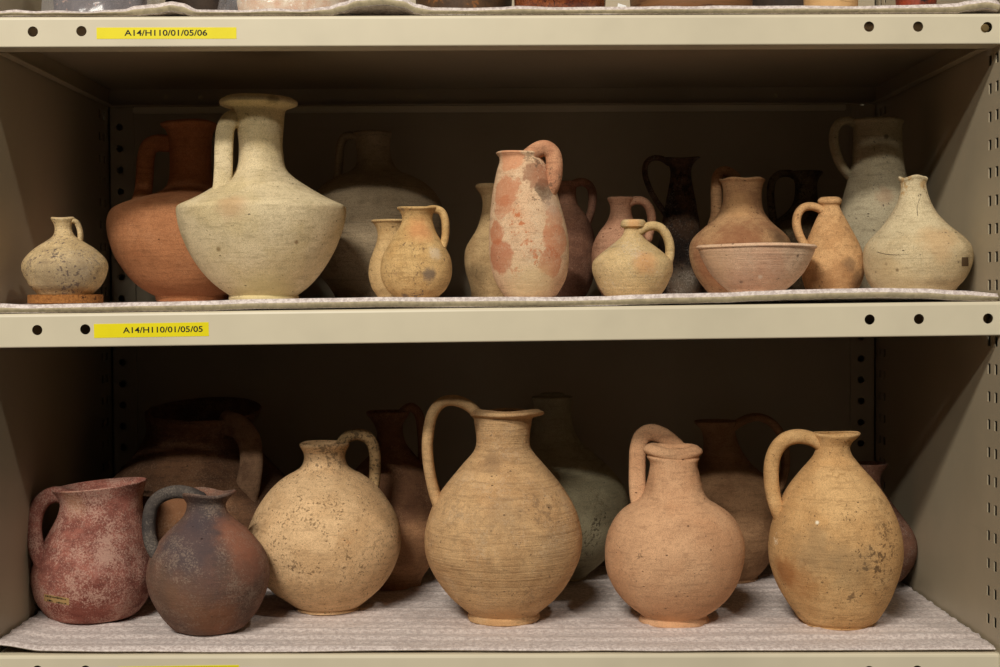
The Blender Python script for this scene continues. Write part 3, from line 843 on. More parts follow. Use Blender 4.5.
# red-brown jug behind ochre jug
p = Pot('pottery_jug', 'red-brown jug mostly hidden behind the ochre-stained egg-shaped jug', 'jug', 862,
        [(590, 26), (586, 28), (578, 38), (567, 47), (554, 52.5), (541, 53), (529, 48.5), (518, 41), (507, 33), (497, 25.5), (488, 19.5), (479, 15.8, 2), (472, 15.5, 4), (467, 17, 6), (463.5, 18, 7)],
        .30, 'low', rim=472, neck=498, irr=.008, seed=17)
m = clay('red_brown_ware', (132, 94, 76), (114, 78, 62), ring=.3, pits=.3, dust=.2, seed=17)
p.build(m)

# ================================================================== upper row
# squat speckled jug on a cork disc
a0 = at(65.6, 300, .055); zs_ = surf('mid', a0.x, .055)
kk = F_PX/1.505
ch = .0092
bm = bmesh.new()
bmesh.ops.create_cone(bm, cap_ends=True, segments=72, radius1=36.4/kk, radius2=36.4/kk, depth=ch, matrix=Matrix.Translation((0, 0, ch/2)))
bmesh.ops.bevel(bm, geom=[e for e in bm.edges if abs(e.verts[0].co.z-e.verts[1].co.z) < 1e-6], offset=.0006, segments=2, affect='EDGES')
g = N('cork', .85, .2)
v = g.noise(480, 3, .7); v2 = g.noise(170, 3, .6)
g.color(g.mix(g.ramp(v2, .58, .68), g.mix(g.ramp(v, .3, .75), lin((168, 112, 58)), lin((116, 72, 36))), lin((70, 42, 22))))
g.bump(v, .001, .6)
o = link('cork_disc', bm_mesh(bm, 'cork_disc'), None, g.m); o.location = (a0.x, .055, zs_)
tag(o, 'flat round cork disc under the small squat speckled jug', 'coaster')
p = Pot('pottery_jug', 'small squat speckled jug sitting on a cork disc', 'jug', 65.7,
        [(294.3, 27), (291, 30), (286, 35), (280, 38.6), (274, 41.2, -.3), (267.5, 42.7, -.4), (261, 41.4, -.4), (254.5, 36.4, -.3), (248.5, 29.6, -.3), (243.5, 22, -.5), (239.5, 15.4, -.6), (236, 11, -1), (232, 8.9, -1.4), (228, 8.3, -1.8), (224, 9.2, -1.8), (221, 10.7, -1.8), (219, 11.6, -1.8), (217.8, 11.4, -1.8)],
        .055, 'mid', rim=222.5, neck=239, ws=.98, irr=.010, seed=20, lift=ch, wave=(.5, .03, 2, 0))
m = clay('speckled_buff_ware', (214, 186, 138), (192, 164, 120), ring=.4, ring_col=.2, speck=1.0, speck_col=(84, 70, 72), pits=.5, dust=.1, seed=20, mottle=60,
         patches=[p.st(60, 254, 13, (66, 60, 66), .9, 330, 3.2), p.st(82, 255, 10, (70, 62, 66), .85, 330, 3.2), p.st(96, 259, 12, (92, 82, 80), .7, 330, 3.0), p.st(50, 275, 30, (140, 122, 102), .5, 150, 1.6), p.st(80, 270, 26, (142, 126, 108), .5, 150, 1.6), p.st(30, 262, 10, (110, 96, 84), .6, 260, 2)])
p.build(m)
p.handle([(72, 220, 0), (76.5, 222.5, 3), (79.3, 228, 5), (80.4, 234, 5), (80, 241, 3), (77, 247, -2)], 2.6, 4.5, 1.2)

# terracotta flagon
p = Pot('pottery_flagon', 'large orange terracotta flagon partly behind the pale flagon', 'flagon', 192,
        [(300, 35.5), (298, 36.5), (295.5, 37.5), (293, 42.5), (287, 52), (280, 60), (272, 66.5), (260, 74.5), (248, 79.8), (236, 83), (225, 84), (216, 82.5), (210, 79), (206, 73), (201.5, 61.5), (197, 47), (193, 34), (188, 26), (180, 22), (168, 21), (152, 21), (139, 22), (131, 24.5), (127, 28, 0), (124, 29.5), (121.5, 29), (120.3, 26)],
        .30, 'mid', rim=131, neck=192, foot=295, ws=.975, irr=.005, seed=21, wave=(.5, .01, 3, 1))
m = clay('terracotta', (190, 130, 88), (176, 114, 74), ring=.45, ring_col=.14, pits=.45, dust=.12, dust_col=(214, 160, 120), seed=21, mottle=22)
p.build(m)
p.handle([(178, 141, 0), (169, 143.5, 0), (158, 143, 0), (149.5, 147, -2), (146, 158, -4), (145, 172, -8), (144, 186, -14), (142, 203, -22)], 8.6, 7, 1.5)

# large pale flagon
p = Pot('pottery_flagon', 'large pale cream flagon with flat-topped shoulder, disc rim and upright strap handle', 'flagon', 264,
        [(300, 35), (297.5, 35.4), (295.3, 34.6), (293, 37.5), (287, 45.5, -.5), (279, 54, -1), (270, 61.5, -1.2), (259, 69, -1.5), (247, 75.3, -1.5), (235, 80.2, -1.5), (223, 83.6, -1.5), (213, 85, -1.5), (208, 84.6, -1.5), (205, 81.6, -1.5), (200.5, 71.5, -1.5), (195, 60.5, -1.5), (188, 48.5, -1.5), (181, 37.5, -1.5), (175, 29.5, -1.5), (169, 25, -1.5), (160, 22.8, -1.5), (148, 22, -1.8),
         (136, 22.6, -2), (124, 24, -2.4), (114, 25.8, -3), (110, 27.5, -3.2), (107, 33, -3.4), (104, 38, -3.5), (100.5, 39.2, -3.6), (97.3, 38.4, -3.6), (95.3, 35, -3.6)],
        .14, 'mid', rim=111, neck=176, foot=294.5, ws=.985, irr=.004, seed=22, wave=(.5, .012, 2, 1), thick=.0045)
m = clay('pale_cream_ware', (228, 208, 168), (216, 194, 148), ring=.3, ring_col=.10, speck=.25, speck_col=(120, 100, 66), pits=.65, seed=22, mottle=24, rough=.82,
         patches=[p.st(232, 203, 20, (196, 150, 108), .55, 60, 1.0), p.st(219, 249, 3.4, (130, 106, 66), .9, 200, 1.0), p.st(297, 242.5, 2.8, (130, 102, 66), .9, 260, 1.0), p.st(264, 296, 38, (214, 200, 140), .6, 40, .3), p.st(275, 99, 9, (100, 84, 54), .7, 160, 1.6)])
p.build(m)
p.handle([(244, 121, -4), (236, 119, -10), (229.5, 121.5, -14), (225.3, 130, -17), (223.9, 146, -20), (223.5, 164, -24), (222.8, 180, -29), (221.5, 196, -36)], 9.2, 5.5, 1.25)

# big shadowed flagon
p = Pot('pottery_flagon', 'big grey-brown flagon in deep shadow behind the two small cream jugs', 'flagon', 376,
        [(298, 40), (294, 42), (286, 47), (275, 55), (262, 62.5), (248, 68), (233, 70.5), (218, 70), (204, 66), (193, 59.5), (184, 50), (177, 38), (172, 26), (166, 19.5), (156, 17, -1), (146, 17, -2), (139, 18, -2), (135.5, 19.5, -2.5), (132.5, 20, -2.5), (131, 19, -2.5)],
        .32, 'mid', rim=138.5, neck=171, irr=.005, seed=23)
m = clay('grey_brown_ware', (160, 142, 114), (140, 122, 96), ring=.5, ring_col=.35, pits=.2, seed=23, mottle=24)
p.build(m)
p.handle([(360, 139, 0), (352, 136, 0), (345, 137, 0), (341, 144, 0), (339.5, 155, 0), (338.5, 168, -3), (337, 182, -8), (334, 196, -14)], 4.2, 7.5, 1.2)

# small cream pot behind
p = Pot('pottery_beaker', 'small cream handleless beaker with flaring mouth, half behind the tan jug', 'beaker', 393,
        [(297, 14), (294, 17), (288, 21), (280, 23.4), (271, 24.2), (261, 22.6), (251, 19), (242, 15.8), (235, 14.8), (229, 16), (224, 18.6), (221.5, 20.8), (219.8, 21.3)],
        .155, 'mid', rim=224, neck=243, irr=.005, seed=24)
m = clay('cream_ware', (204, 172, 122), (196, 160, 108), ring=.3, ring_col=.1, speck=.2, pits=.3, seed=24)
p.build(m)

# small tan jug
p = Pot('pottery_jug', 'small tan jug with ear handle joined to its lip and grey chipped scars', 'jug', 416.5,
        [(298, 20), (295, 24), (290, 29), (283, 33), (275, 35.3), (266, 35.6), (257.5, 34), (249, 30), (241, 25), (233, 20.3), (226, 16.8, 1), (220, 15, 1.2), (215, 15.6, 1.2), (211, 17.6, 1.3), (208.5, 19.5, 1.5), (207, 19.8, 1.5)],
        .095, 'mid', rim=213, neck=238, irr=.012, seed=25, wave=(.4, .02, 2, 0))
m = clay('tan_jug_ware', (212, 176, 120), (198, 158, 102), ring=.6, ring_col=.2, speck=.5, speck_col=(110, 86, 66), pits=.5, seed=25, mottle=50,
         patches=[p.st(430, 275, 9, (92, 82, 80), .85, 160, 1.6), p.st(417, 293, 8, (84, 76, 78), .85, 220, 2.0), p.st(405, 296, 5, (74, 66, 72), .8, 160, 1.4), p.st(402, 209, 7, (124, 104, 88), .7, 200, 1.8), p.st(436, 253, 9, (214, 196, 168), .7, 200, 1.6), p.st(444, 258, 5, (90, 78, 72), .8, 240, 2),
                  p.st(420, 230, 17, (212, 140, 92), .6, 60, 1.0), p.st(395, 268, 10, (158, 124, 90), .5, 200, 2)])
p.build(m)
p.handle([(424, 212, 0), (432, 209.2, 0), (440.5, 211, 0), (444.6, 218, 0), (445.6, 229, 0), (444.6, 240, 0), (441, 250, -3), (437, 257, -6)], 4.0, 6.0, 1.35)

# pale bottle-like jug behind tall red one
p = Pot('pottery_bottle', 'slim buff bottle with waisted neck half hidden by the tall red and white jug', 'bottle', 490.5,
        [(297, 19.5), (293, 19.3), (288, 20), (281, 22), (272, 24.6), (263, 25.8), (254, 25.6), (246, 23.6), (239, 19.5), (231, 14.5), (222, 10.8), (212, 8.4), (203, 7.6), (196, 9), (191, 12), (187.5, 14.2), (185, 14.3), (184, 13)],
        .235, 'mid', rim=193, neck=232, irr=.008, seed=26)
m = clay('buff_ware', (186, 156, 112), (168, 136, 94), ring=.3, ring_col=.12, speck=.2, pits=.3, seed=26, patches=[p.st(478, 274, 14, (120, 98, 68), .6, 120, 1.4)])
p.build(m)
p.crack([(471, 266), (477, 270), (476, 276), (480, 283)], .00035)

# tall red and white jug
p = Pot('pottery_jug', 'tall slender jug with flaking white over red clay and curled handle', 'jug', 530.5,
        [(297, 24, 0), (294.5, 27), (290, 30), (283.5, 33.6), (275, 37, -.4), (263, 39.2, -1), (250, 39.9, -1.4), (236, 39.4, -1.8), (222, 37.8, -2.8), (208, 35.2, -4.2), (194, 32.4, -5.3), (180, 29, -6), (170, 25.8, -7), (163, 22.6, -8), (158.5, 21.4, -8.8), (155, 22.2, -9.4), (152.6, 23.2, -9.8), (151.2, 23, -10)],
        .06, 'mid', rim=159, neck=176, irr=.010, seed=27, wave=(.5, .03, 2, .5), rim_tilt=.5)
RW = (188, 112, 74)
m = clay('white_slipped_red_ware', (226, 190, 152), (216, 168, 130), ring=.3, ring_col=.14, speck=.3, speck_col=(120, 78, 52), pits=.45, dust=.25, dust_col=(222, 206, 176), seed=27, mottle=34, alt_at=(.5, .72),
         bands=[(.022, .010, (216, 178, 142), .0, 60, .01)],
         patches=[p.st(506, 190, 17, RW, .75, 95, 1.6), p.st(503, 208, 12, RW, .6, 95, 1.6), p.st(499, 256, 19, (182, 110, 76), .9, 95, .7), p.st(496, 232, 13, RW, .85, 95, 1.4), p.st(558, 240, 19, (198, 128, 90), .9, 95, 1.0), p.st(552, 262, 16, RW, .85, 95, 1.2), p.st(556, 218, 13, (198, 132, 96), .7, 95, 1.6), p.st(512, 160, 14, (206, 136, 96), .8, 95, 1.4),
                  p.st(540, 175, 18, (150, 104, 78), .85, 95, 1.5), p.st(545, 190, 12, (84, 66, 52), .8, 95, 1.6),
                  p.st(530, 286, 34, (214, 190, 140), .6, 50, .8), p.st(517, 216, 10, (190, 108, 62), .95, 170, 2.0), p.st(520, 231, 11, (190, 108, 62), .95, 180, 2.0), p.st(531, 246, 9, (190, 108, 62), .95, 190, 2.0), p.st(536, 255, 9, (190, 108, 62), .95, 180, 1.9), p.st(515, 270, 8, (190, 108, 62), .6, 240, 2.2),
                  p.st(545, 177, 17, (176, 112, 80), .6, 60, 1.0), p.st(537, 162, 10, (92, 74, 58), .8, 160, 1.8), p.st(528, 158, 9, (110, 86, 66), .6, 200, 2), p.st(547, 196, 11, (110, 84, 64), .7, 160, 1.9), p.st(535, 200, 8, (90, 66, 48), .7, 260, 2.8), p.st(552, 205, 14, (196, 164, 140), .6, 60, 1.0)])
p.build(m)
mh = clay('red_handle', (208, 154, 116), (192, 134, 100), pits=.3, seed=28, mottle=60,
          patches=[((( 541-530.5)/p.k, -.03, (p.yb-158)/p.k), .016, (70, 58, 48), .85, 150, 1.4), (((551-530.5)/p.k, -.03, (p.yb-182)/p.k), .018, (96, 76, 60), .75, 150, 1.8)])
p.handle([(526, 160, -8), (532.5, 153.5, -8), (540, 149, -8), (547, 149, -8), (553, 155, -8), (554.5, 166, -9), (553.5, 178, -11), (550, 189, -11), (542, 200, -6)], 8.2, 9.5, 1.15, mat=mh)

# dark red jug behind the tall jug
p = Pot('pottery_jug', 'dark reddish jug in shadow just behind the tall red and white jug, loop handle showing', 'jug', 567,
        [(297, 18), (292, 21), (283, 25), (272, 27.5), (260, 28.3), (247, 28), (235, 27), (225, 24.5), (217, 20.5), (210, 15), (204, 11), (197, 9.5), (190, 9.5), (184.5, 11, -1), (181.5, 12, -1)],
        .28, 'mid', rim=188, neck=212, irr=.008, seed=29)
m = clay('wine_red_ware', (148, 106, 82), (120, 84, 66), ring=.3, pits=.3, dust=.35, dust_col=(170, 130, 108), seed=29)
p.build(m)
p.handle([(569, 190, 0), (574, 184, 0), (581, 182, 0), (588, 184.5, 0), (592, 191, 0), (592.5, 201, 0), (591, 212, 0), (587, 222, 0)], 4.2, 7, 1.2)

# reddish jug behind small cream one
p = Pot('pottery_jug', 'small pinkish brown jug peering over the short cream jug in front of it', 'jug', 621,
        [(297, 18), (292, 21), (283, 25), (272, 28), (260, 29.2), (249, 28.6), (240, 26), (232, 21.5), (224, 15.5), (217, 11.8), (210, 10.4), (205, 11), (201, 12.6), (198.5, 13.5), (197.3, 13)],
        .24, 'mid', rim=204, neck=228, irr=.008, seed=30)
m = clay('pinkish_brown_ware', (188, 142, 112), (168, 122, 94), ring=.3, speck=.6, speck_col=(90, 56, 40), pits=.4, seed=30)
p.build(m)
p.handle([(627, 204, 0), (635, 200.5, 0), (643, 201.5, 0), (649, 207.5, 0), (651.5, 217, 0), (651, 228, 0), (648, 238, 0)], 4.3, 6.5, 1.2)

# short cream jug
p = Pot('pottery_jug', 'short cream jug with low conical body, tiny neck and round handle', 'jug', 632.5,
        [(295.5, 27), (292.5, 30), (288, 33), (281, 36.6), (273, 39.6), (266.5, 40.3), (261, 39), (256, 34.5), (251, 28.5), (246, 22), (241, 15.6, -.2), (236.5, 10.8, 0), (232, 8.8, .3), (228.4, 8.8, .6), (227, 11.8, .8), (225.5, 12.4, .8), (222, 12.3, 1), (220.2, 11.2, 1)],
        .07, 'mid', rim=228, neck=240, irr=.007, seed=31)
m = clay('cream_yellow_ware', (214, 184, 134), (200, 170, 120), ring=.6, ring_col=.2, speck=.25, pits=.4, dust=.25, seed=31, mottle=36,
         patches=[p.st(647, 262, 17, (214, 150, 98), .6, 60, 1.0), p.st(634, 223, 9, (214, 160, 108), .8, 60, .6), p.st(632, 272, 3.5, (110, 86, 60), .7, 260, 2)])
p.build(m)
p.handle([(639, 231, 0), (646, 227.5, 0), (653, 225.8, 0), (660.5, 228, 0), (666, 234.5, 0), (669.4, 244, 0), (669.8, 254, 0), (667.5, 263, -3), (663, 270, -6)], 4.6, 7, 1.25)

# tall blackened jug
p = Pot('pottery_ewer', 'tall soot-black ewer with outflung spout and thin handle', 'ewer', 681,
        [(294, 20), (290, 21.5), (282, 23.5), (270, 24.4), (256, 24), (242, 22), (228, 19.4), (214, 17), (200, 14.6), (188, 12.2), (177, 10.4), (169, 10.6), (164, 12.4), (160, 15.4, -.4), (157.5, 17.5, 0)],
        .34, 'mid', rim=166, neck=200, irr=.012, seed=32, rim_tilt=1.0, wave=(.8, .12, 2, 0))
m = clay('sooty_ware', (96, 70, 50), (56, 44, 36), ring=.3, pits=.3, speck=.6, speck_col=(14, 12, 12), dust=.1, seed=32, mottle=60,
         patches=[p.st(681, 185, 26, (24, 20, 20), .85, 110, 2.2), p.st(678, 250, 34, (24, 22, 24), .9, 60, 1.4), p.st(668, 215, 18, (30, 26, 26), .8, 110, 1.8), p.st(684, 282, 20, (110, 98, 84), .8, 60, 1.0), p.st(690, 235, 10, (96, 72, 54), .4, 110, 1.6)])
p.build(m)
p.handle([(669, 163, 0), (661, 158.5, 0), (652, 158.5, 0), (646, 164, 0), (645, 174, 0), (648.5, 186, 0), (654, 197, 0), (660.5, 207, 0), (667, 216, 0)], 2.8, 5, 1.2)

# brown jug behind bowl
p = Pot('pottery_jug', 'brown jug with worn rim standing behind the shallow pink bowl', 'jug', 740.5,
        [(294, 31), (289, 35), (281, 41), (271, 46.5), (260, 50), (250, 50.8), (241, 48.8), (234, 43.5), (227, 35.5), (220, 28, .5), (213, 22.6, 1), (206, 20, 1.5), (198, 19, 1.8), (190, 19.3, 2), (184, 20.8, 2), (180, 22.6, 2), (178, 23, 2)],
        .235, 'mid', rim=184, neck=222, irr=.010, seed=33, wave=(.6, .02, 5, .3))
m = clay('brown_buff_ware', (196, 154, 110), (170, 124, 88), ring=.5, ring_col=.25, speck=.5, speck_col=(96, 62, 40), pits=.5, seed=33, mottle=40,
         bands=[(.045, .012, (150, 96, 64), .0, 40, .01)], patches=[p.st(740, 240, 34, (146, 92, 62), .7, 90, 1.6), p.st(780, 237, 16, (80, 62, 46), .7, 70, 1.0), p.st(712, 270, 30, (158, 98, 66), .6, 60, 1.2), p.st(740, 205, 20, (204, 158, 106), .5, 60, 1.0)])
p.build(m)
p.handle([(740, 186, 20), (733, 176, 22), (724.5, 171.5, 22), (718.5, 175, 22), (716.5, 186, 22), (716.5, 200, 22), (716, 214, 22), (713, 226, 18)], 5.6, 8, 1.1)

# jug deep in the shade
p = Pot('pottery_jug', 'mottled dark jug in deep shade between the brown jug and the tall pale pitcher', 'jug', 806,
        [(294, 26), (289, 30), (280, 36), (268, 41), (255, 43), (242, 42.5), (230, 38), (220, 29), (212, 19.5), (204, 13.5), (194, 11), (184, 11.2), (177, 13.5), (172.5, 16.5), (171, 16.5)],
        .39, 'mid', rim=179, neck=212, irr=.01, seed=34)
m = clay('mottled_dark_ware', (120, 104, 78), (80, 62, 44), ring=.3, speck=1.0, speck_col=(30, 24, 20), pits=.3, seed=34, mottle=80)
p.build(m)
p.handle([(797, 177, 0), (789, 173.5, 0), (779, 174.5, 0), (772.5, 181, 0), (770.5, 193, 0), (771.5, 208, 0), (774, 222, 0), (778, 232, 0)], 3.6, 7, 1.2)

# shallow bowl
p = Pot('pottery_bowl', 'shallow pinkish bowl with thickened rim, in front of the brown jug', 'bowl', 756.5,
        [(292, 26), (290, 29), (285, 35), (279, 41), (272, 46.8), (264, 51.5), (257, 54.8), (252, 56.8), (249, 57.8), (247.6, 59.2), (245.8, 59.8), (244.2, 58.6)],
        .068, 'mid', rim=249.5, irr=.006, seed=35, open_in=.042, thick=.0042, wave=(.35, .004, 3, .6))
m = clay('pink_bowl_ware', (236, 202, 168), (226, 184, 150), ring=.8, ring_col=.22, speck=.25, pits=.5, dust=.25, dust_col=(224, 196, 170), seed=35, mottle=30,
         patches=[p.st(715, 262, 26, (206, 170, 132), .6, 50, 1.2), p.st(745, 282, 24, (180, 130, 104), .4, 90, 1.4), p.st(770, 262, 26, (208, 148, 116), .5, 60, 1.2), p.st(798, 256, 2.4, (84, 60, 50), .9, 100, .8), p.st(741, 282, 2.4, (90, 66, 54), .8, 160, 1), p.st(760, 277, 3, (236, 216, 190), .8, 200, 1.4)])
p.build(m)

# ochre pear-shaped jug
p = Pot('pottery_jug', 'small orange pear-shaped jug with thick rolled lip, beside the shallow bowl', 'jug', 832,
        [(289, 24), (286, 27), (281, 29, .4), (273, 30.8, .8), (265, 31, 1), (256, 29.6, 1), (247, 27, .6), (238, 23.6, 0), (229, 19.4, -.6), (220, 15, -1), (213, 11.4, -1.3), (208.5, 9.6, -1.6), (205.6, 9.5, -2), (203.4, 11.2, -2.2), (201, 11.8, -2.4), (199, 11.4, -2.4), (197.6, 10, -2.4)],
        .125, 'mid', rim=206.5, neck=222, irr=.008, seed=36)
m = clay('orange_ochre_ware', (210, 166, 116), (192, 146, 98), ring=.3, ring_col=.14, speck=.5, speck_col=(110, 80, 54), pits=.5, seed=36, mottle=50,
         patches=[p.st(850, 265, 10, (110, 88, 66), .75, 160, 1.6), p.st(858, 283, 15, (90, 66, 48), .7, 70, 1.2), p.st(820, 282, 15, (140, 102, 66), .5, 100, 1.4), p.st(838, 276, 22, (150, 104, 66), .4, 120, 1.6), p.st(848, 230, 8, (120, 86, 60), .5, 200, 2)])
p.build(m)
p.handle([(825, 213, 0), (819, 208.5, 0), (811, 206.3, 0), (803, 208, 0), (797.8, 214.5, 0), (796.5, 224, 0), (799, 234, 0), (803.5, 243, -2), (809, 250, -5)], 4.1, 6, 1.25)

# tall pale pitcher
p = Pot('pottery_pitcher', 'tall pale grey pitcher with wide neck, taller than all at its end of the shelf', 'pitcher', 877,
        [(291, 21), (287, 23), (278, 27), (266, 32), (253, 35.6), (239, 37.4), (225, 37.7), (211, 36.3), (199, 33.8), (188, 31), (177, 28.4), (167, 26.4), (157, 25.2), (145, 24.6), (133, 24.3), (126, 24.8), (121.5, 25.8), (119, 25.6), (118, 24.6)],
        .22, 'mid', rim=126, neck=178, irr=.005, seed=37)
m = clay('pale_grey_ware', (176, 164, 136), (162, 148, 118), ring=.3, ring_col=.1, speck=.3, pits=.3, seed=37, mottle=26, patches=[p.st(886, 137, 3, (60, 48, 36), .8, 200, 1.4), p.st(885, 196, 12, (150, 112, 84), .5, 120, 1.6)])
p.build(m)
p.handle([(858, 124, 0), (849, 121, 0), (841, 122, 0), (835.5, 128, 0), (833.6, 139, 0), (835.5, 151, 0), (840, 163, 0), (847, 173, 4), (857, 182, 8)], 4.3, 7.5, 1.25)

# broken-necked pale flask
p = Pot('pottery_flask', 'pale cracked squat flask with broken jagged neck and no handle', 'flask', 914,
        [(289.5, 38), (286.5, 42, .5), (280, 47, 1.5), (272, 50.6, 2.5), (263, 52.8, 3.5), (255, 53.3, 3.6), (248, 52, 3.6), (242, 48.6, 3.4), (236, 43.2, 3), (229, 35.4, 2), (222, 28.6, 1), (214, 22.4), (205, 17.4), (196, 14.2, -.4), (188, 12.6, -.6), (182, 12.8, -.8), (179, 14, -1), (177, 14.4, -1)],
        .085, 'mid', rim=186, neck=226, irr=.007, seed=38, wave=(1.3, .03, 3, .5))
m = clay('pale_flask_ware', (212, 194, 156), (204, 180, 138), ring=.5, ring_col=.14, speck=.3, pits=.4, seed=38, mottle=26,
         patches=[p.st(904, 184, 10, (178, 132, 70), .75, 140, 1.8), p.st(923, 185, 6, (178, 136, 80), .7, 140, 1.6), p.st(897, 270, 2.2, (54, 42, 32), .95, 100, .6), p.st(886, 264, 2, (90, 74, 54), .8, 100, .8), p.st(940, 240, 26, (206, 160, 112), .4, 60, 1.4),
                  p.st(900, 283, 34, (196, 166, 116), .4, 70, 1.4), p.st(880, 265, 24, (184, 158, 118), .4, 80, 1.4)])
p.build(m)
p.crack([(872, 249.5), (878, 252), (886, 254), (896, 255), (906, 254.5), (914, 256)], .00045)
p.crack([(917.5, 216), (917, 207), (920, 198), (923.5, 190), (922.5, 183)], .00030)
p.crack([(888, 233), (897, 232), (905, 235), (910, 241), (911.5, 248)], .00022)
sq = p.patch_sheet('painted_square', 961.5, 968, 257.5, 266.5, plain('brown_mark', (98, 76, 50), .8))
sq['label'] = 'small brown painted square'

# ================================================================== things on the highest shelf
def stuff_mat(name, base, alt, spots=None, rough=.6, spec=.3, sc=70, stretch=(1, 1, 1)):
    g = N(name, rough, spec)
    v = g.mapping(stretch)
    a = g.noise(sc, 5, .7, v); b = g.noise(sc*2.3, 3, .6, v)
    c = g.mix(g.ramp(a, .35, .7), lin(base), lin(alt))
    if spots: c = g.mix(g.ramp(b, .60, .68), c, lin(spots))
    g.color(c); g.bump(b, .001, .5)
    return g.m
def top_pot(name, label, cat, x0, x1, Y, prof, mat, handle=False, seed=0, rim=None):
    """prof: (height m, radius as a fraction of the visible half width)"""
    cx = (x0+x1)/2
    X = at(cx, 8, Y).x
    k = F_PX/(1.45+Y); hw = (x1-x0)/2
    z = surf('top', X, Y); yb = proj((X, Y, z))[1]
    P = [(yb-h*k, f*hw) for h, f in prof]
    p = Pot(name, label, cat, cx, P, Y, 'top', rim=(yb-prof[-2][0]*k) if rim else None, irr=.012, seed=seed, thick=.004, open_in=.04)
    p.build(mat); return p
m = stuff_mat('speckled_dark_stone', (72, 62, 62), (98, 84, 80), (176, 140, 124), .7)
top_pot('pottery_bowl', 'dark speckled vessel above the yellow label ending 06', 'bowl', 55, 146, .10, [(0, .9), (.01, .96), (.03, 1), (.06, 1.02), (.085, .99), (.09, .96)], m, seed=50, rim=True)
m = stuff_mat('flaked_cream_ware', (222, 204, 176), (206, 160, 122), (236, 226, 206), .7)
top_pot('pottery_dish', 'white and pink flaking dish resting inside the clear plastic bag', 'dish', 238, 352, .10, [(0, .88), (.008, .96), (.02, 1), (.04, 1.03), (.055, 1.04), (.06, 1.02)], m, seed=51, rim=True)
m = stuff_mat('dark_brown_ware', (62, 46, 34), (92, 66, 42), (126, 82, 44), .6, sc=50)
top_pot('pottery_bowl', 'dark brown vessel between the tall mat hump and the glossy red-brown one', 'bowl', 416, 512, .12, [(0, .9), (.012, .97), (.04, 1), (.08, .95), (.1, .8), (.105, .8)], m, seed=52, rim=True)
g = N('glossy_red_ware', .22, .6)
a = g.noise(60, 5, .7); b = g.noise(130, 3, .6, dist=1.6)
c = g.mix(g.ramp(a, .35, .65), lin((150, 84, 44)), lin((96, 46, 28)))
c = g.mix(g.ramp(g.math('ABSOLUTE', g.math('SUBTRACT', b, .5)), .035, .0), c, lin((44, 22, 20)))
g.color(c); g.bump(b, .001, .5)
top_pot('pottery_dish', 'glossy red-brown veined dish beside the scrap of white card', 'dish', 514, 606, .07, [(0, .9), (.01, .98), (.03, 1), (.05, 1.0), (.055, .98)], g.m, seed=53, rim=True)
m = stuff_mat('streaked_brown_ware', (128, 88, 54), (104, 74, 46), (86, 56, 36), .6, sc=18, stretch=(.6, .6, 6))
top_pot('pottery_dish', 'wide brown streaked dish right of the scrap of white card', 'dish', 630, 752, .09, [(0, .92), (.01, .98), (.03, 1), (.05, 1.01), (.056, 1)], m, seed=54, rim=True)
m = stuff_mat('tan_ware_streaked', (204, 164, 112), (184, 140, 92), (150, 108, 70), .7, sc=24, stretch=(.6, .6, 5))
top_pot('pottery_cup', 'tan streaked cup standing next to the small red and black piece', 'cup', 804, 858, .07, [(0, .86), (.01, .97), (.03, 1), (.06, 1.0), (.075, .95), (.08, .95)], m, seed=55, rim=True)
m = stuff_mat('red_black_ware', (150, 62, 36), (44, 32, 30), (30, 26, 28), .5, sc=40)
top_pot('pottery_cup', 'small red and black vessel beside the tan streaked cup', 'cup', 896, 936, .09, [(0, .8), (.008, .95), (.03, 1), (.05, .9), (.055, .9)], m, seed=56, rim=True)
m = stuff_mat('black_brown_ware', (42, 32, 26), (60, 46, 34), None, .7, sc=40)
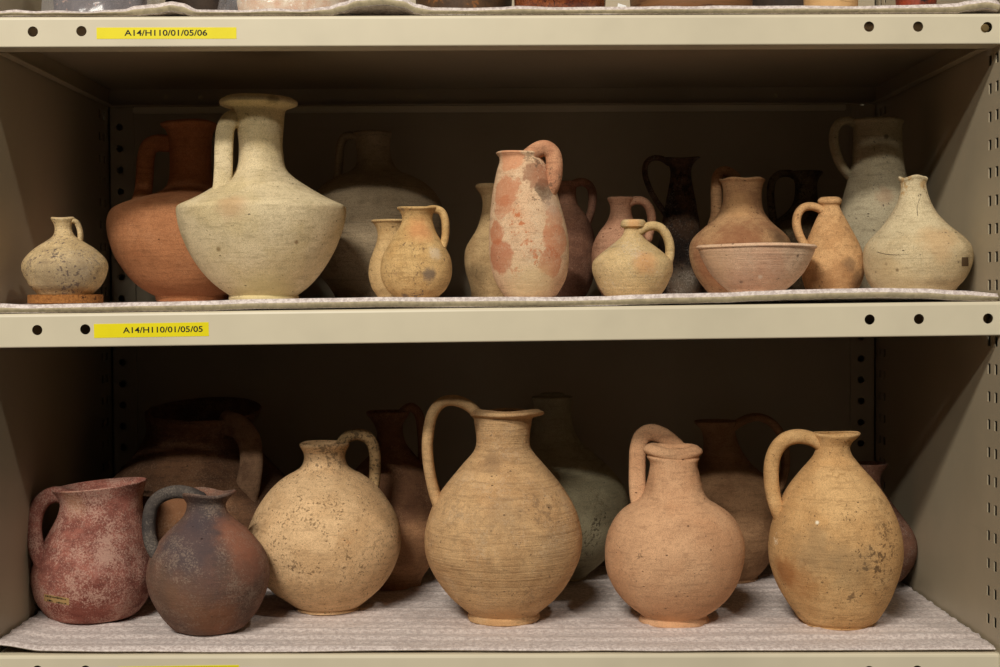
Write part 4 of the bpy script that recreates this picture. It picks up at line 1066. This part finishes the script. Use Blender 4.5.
top_pot('pottery_jar', 'large near-black jar behind the humped mat next to the plastic bag', 'jar', 168, 246, .22, [(0, .9), (.02, .98), (.06, 1.03), (.1, .9), (.13, .6), (.14, .6)], m, seed=57, rim=True)
top_pot('pottery_jar', 'near-black jar behind the tan streaked cup', 'jar', 742, 834, .24, [(0, .9), (.02, .98), (.06, 1.03), (.1, .9), (.13, .6), (.14, .6)], m, seed=58, rim=True)
# scrap of white card between the two dishes
X = at(620, 6, .05).x
bm = bmesh.new(); box(bm, -.0045, .0045, -.0004, .0004, 0, .011)
o = link('card_tag', bm_mesh(bm, 'card_tag'), None, plain('white_card', (235, 235, 232), .7)); o.location = (X, .045, surf('top', X, .045)+.0003); o.rotation_euler = (math.radians(-14), math.radians(14), .2)
tag(o, 'small scrap of white card propped on the mat of the highest shelf', 'card')
# clear plastic bag round the white dish
g = N('clear_plastic', .12, .6)
g.b.inputs['Base Color'].default_value = (.9, .9, .95, 1)
g.b.inputs['Transmission Weight'].default_value = .0
g.b.inputs['Alpha'].default_value = .13
PLASTIC = g.m
def bag(name, label, x0, x1, Y, h, dep, seed):
    X0, X1 = at(x0, 6, Y).x, at(x1, 6, Y).x
    cx = (X0+X1)/2; w = (X1-X0)/2
    bm = bmesh.new(); nu, nv = 72, 22; G = {}
    for i in range(nu):
        th = 2*math.pi*i/nu
        for j in range(nv+1):
            v = j/nv
            r = (1-.55*max(0, v-.35)**1.5)*(1+.10*noise.noise(Vector((math.cos(th)*3, math.sin(th)*3, v*4+seed)))+.05*noise.noise(Vector((math.cos(th)*9, math.sin(th)*9, v*3+seed))))
            G[i, j] = bm.verts.new((w*r*math.cos(th), dep*r*math.sin(th), .0006+h*v))
    for i in range(nu):
        for j in range(nv): bm.faces.new((G[i, j], G[(i+1) % nu, j], G[(i+1) % nu, j+1], G[i, j+1]))
    o = link(name, bm_mesh(bm, name, True), None, PLASTIC)
    o.location = (cx, Y, surf('top', cx, Y))
    return tag(o, label, 'bag')
bag('plastic_bag', 'crumpled clear plastic bag holding the white and pink dish', 222, 362, .10, .085, .068, 2)
bag('plastic_bag', 'crumpled clear plastic bag round the dark speckled vessel', 44, 156, .10, .11, .056, 5)
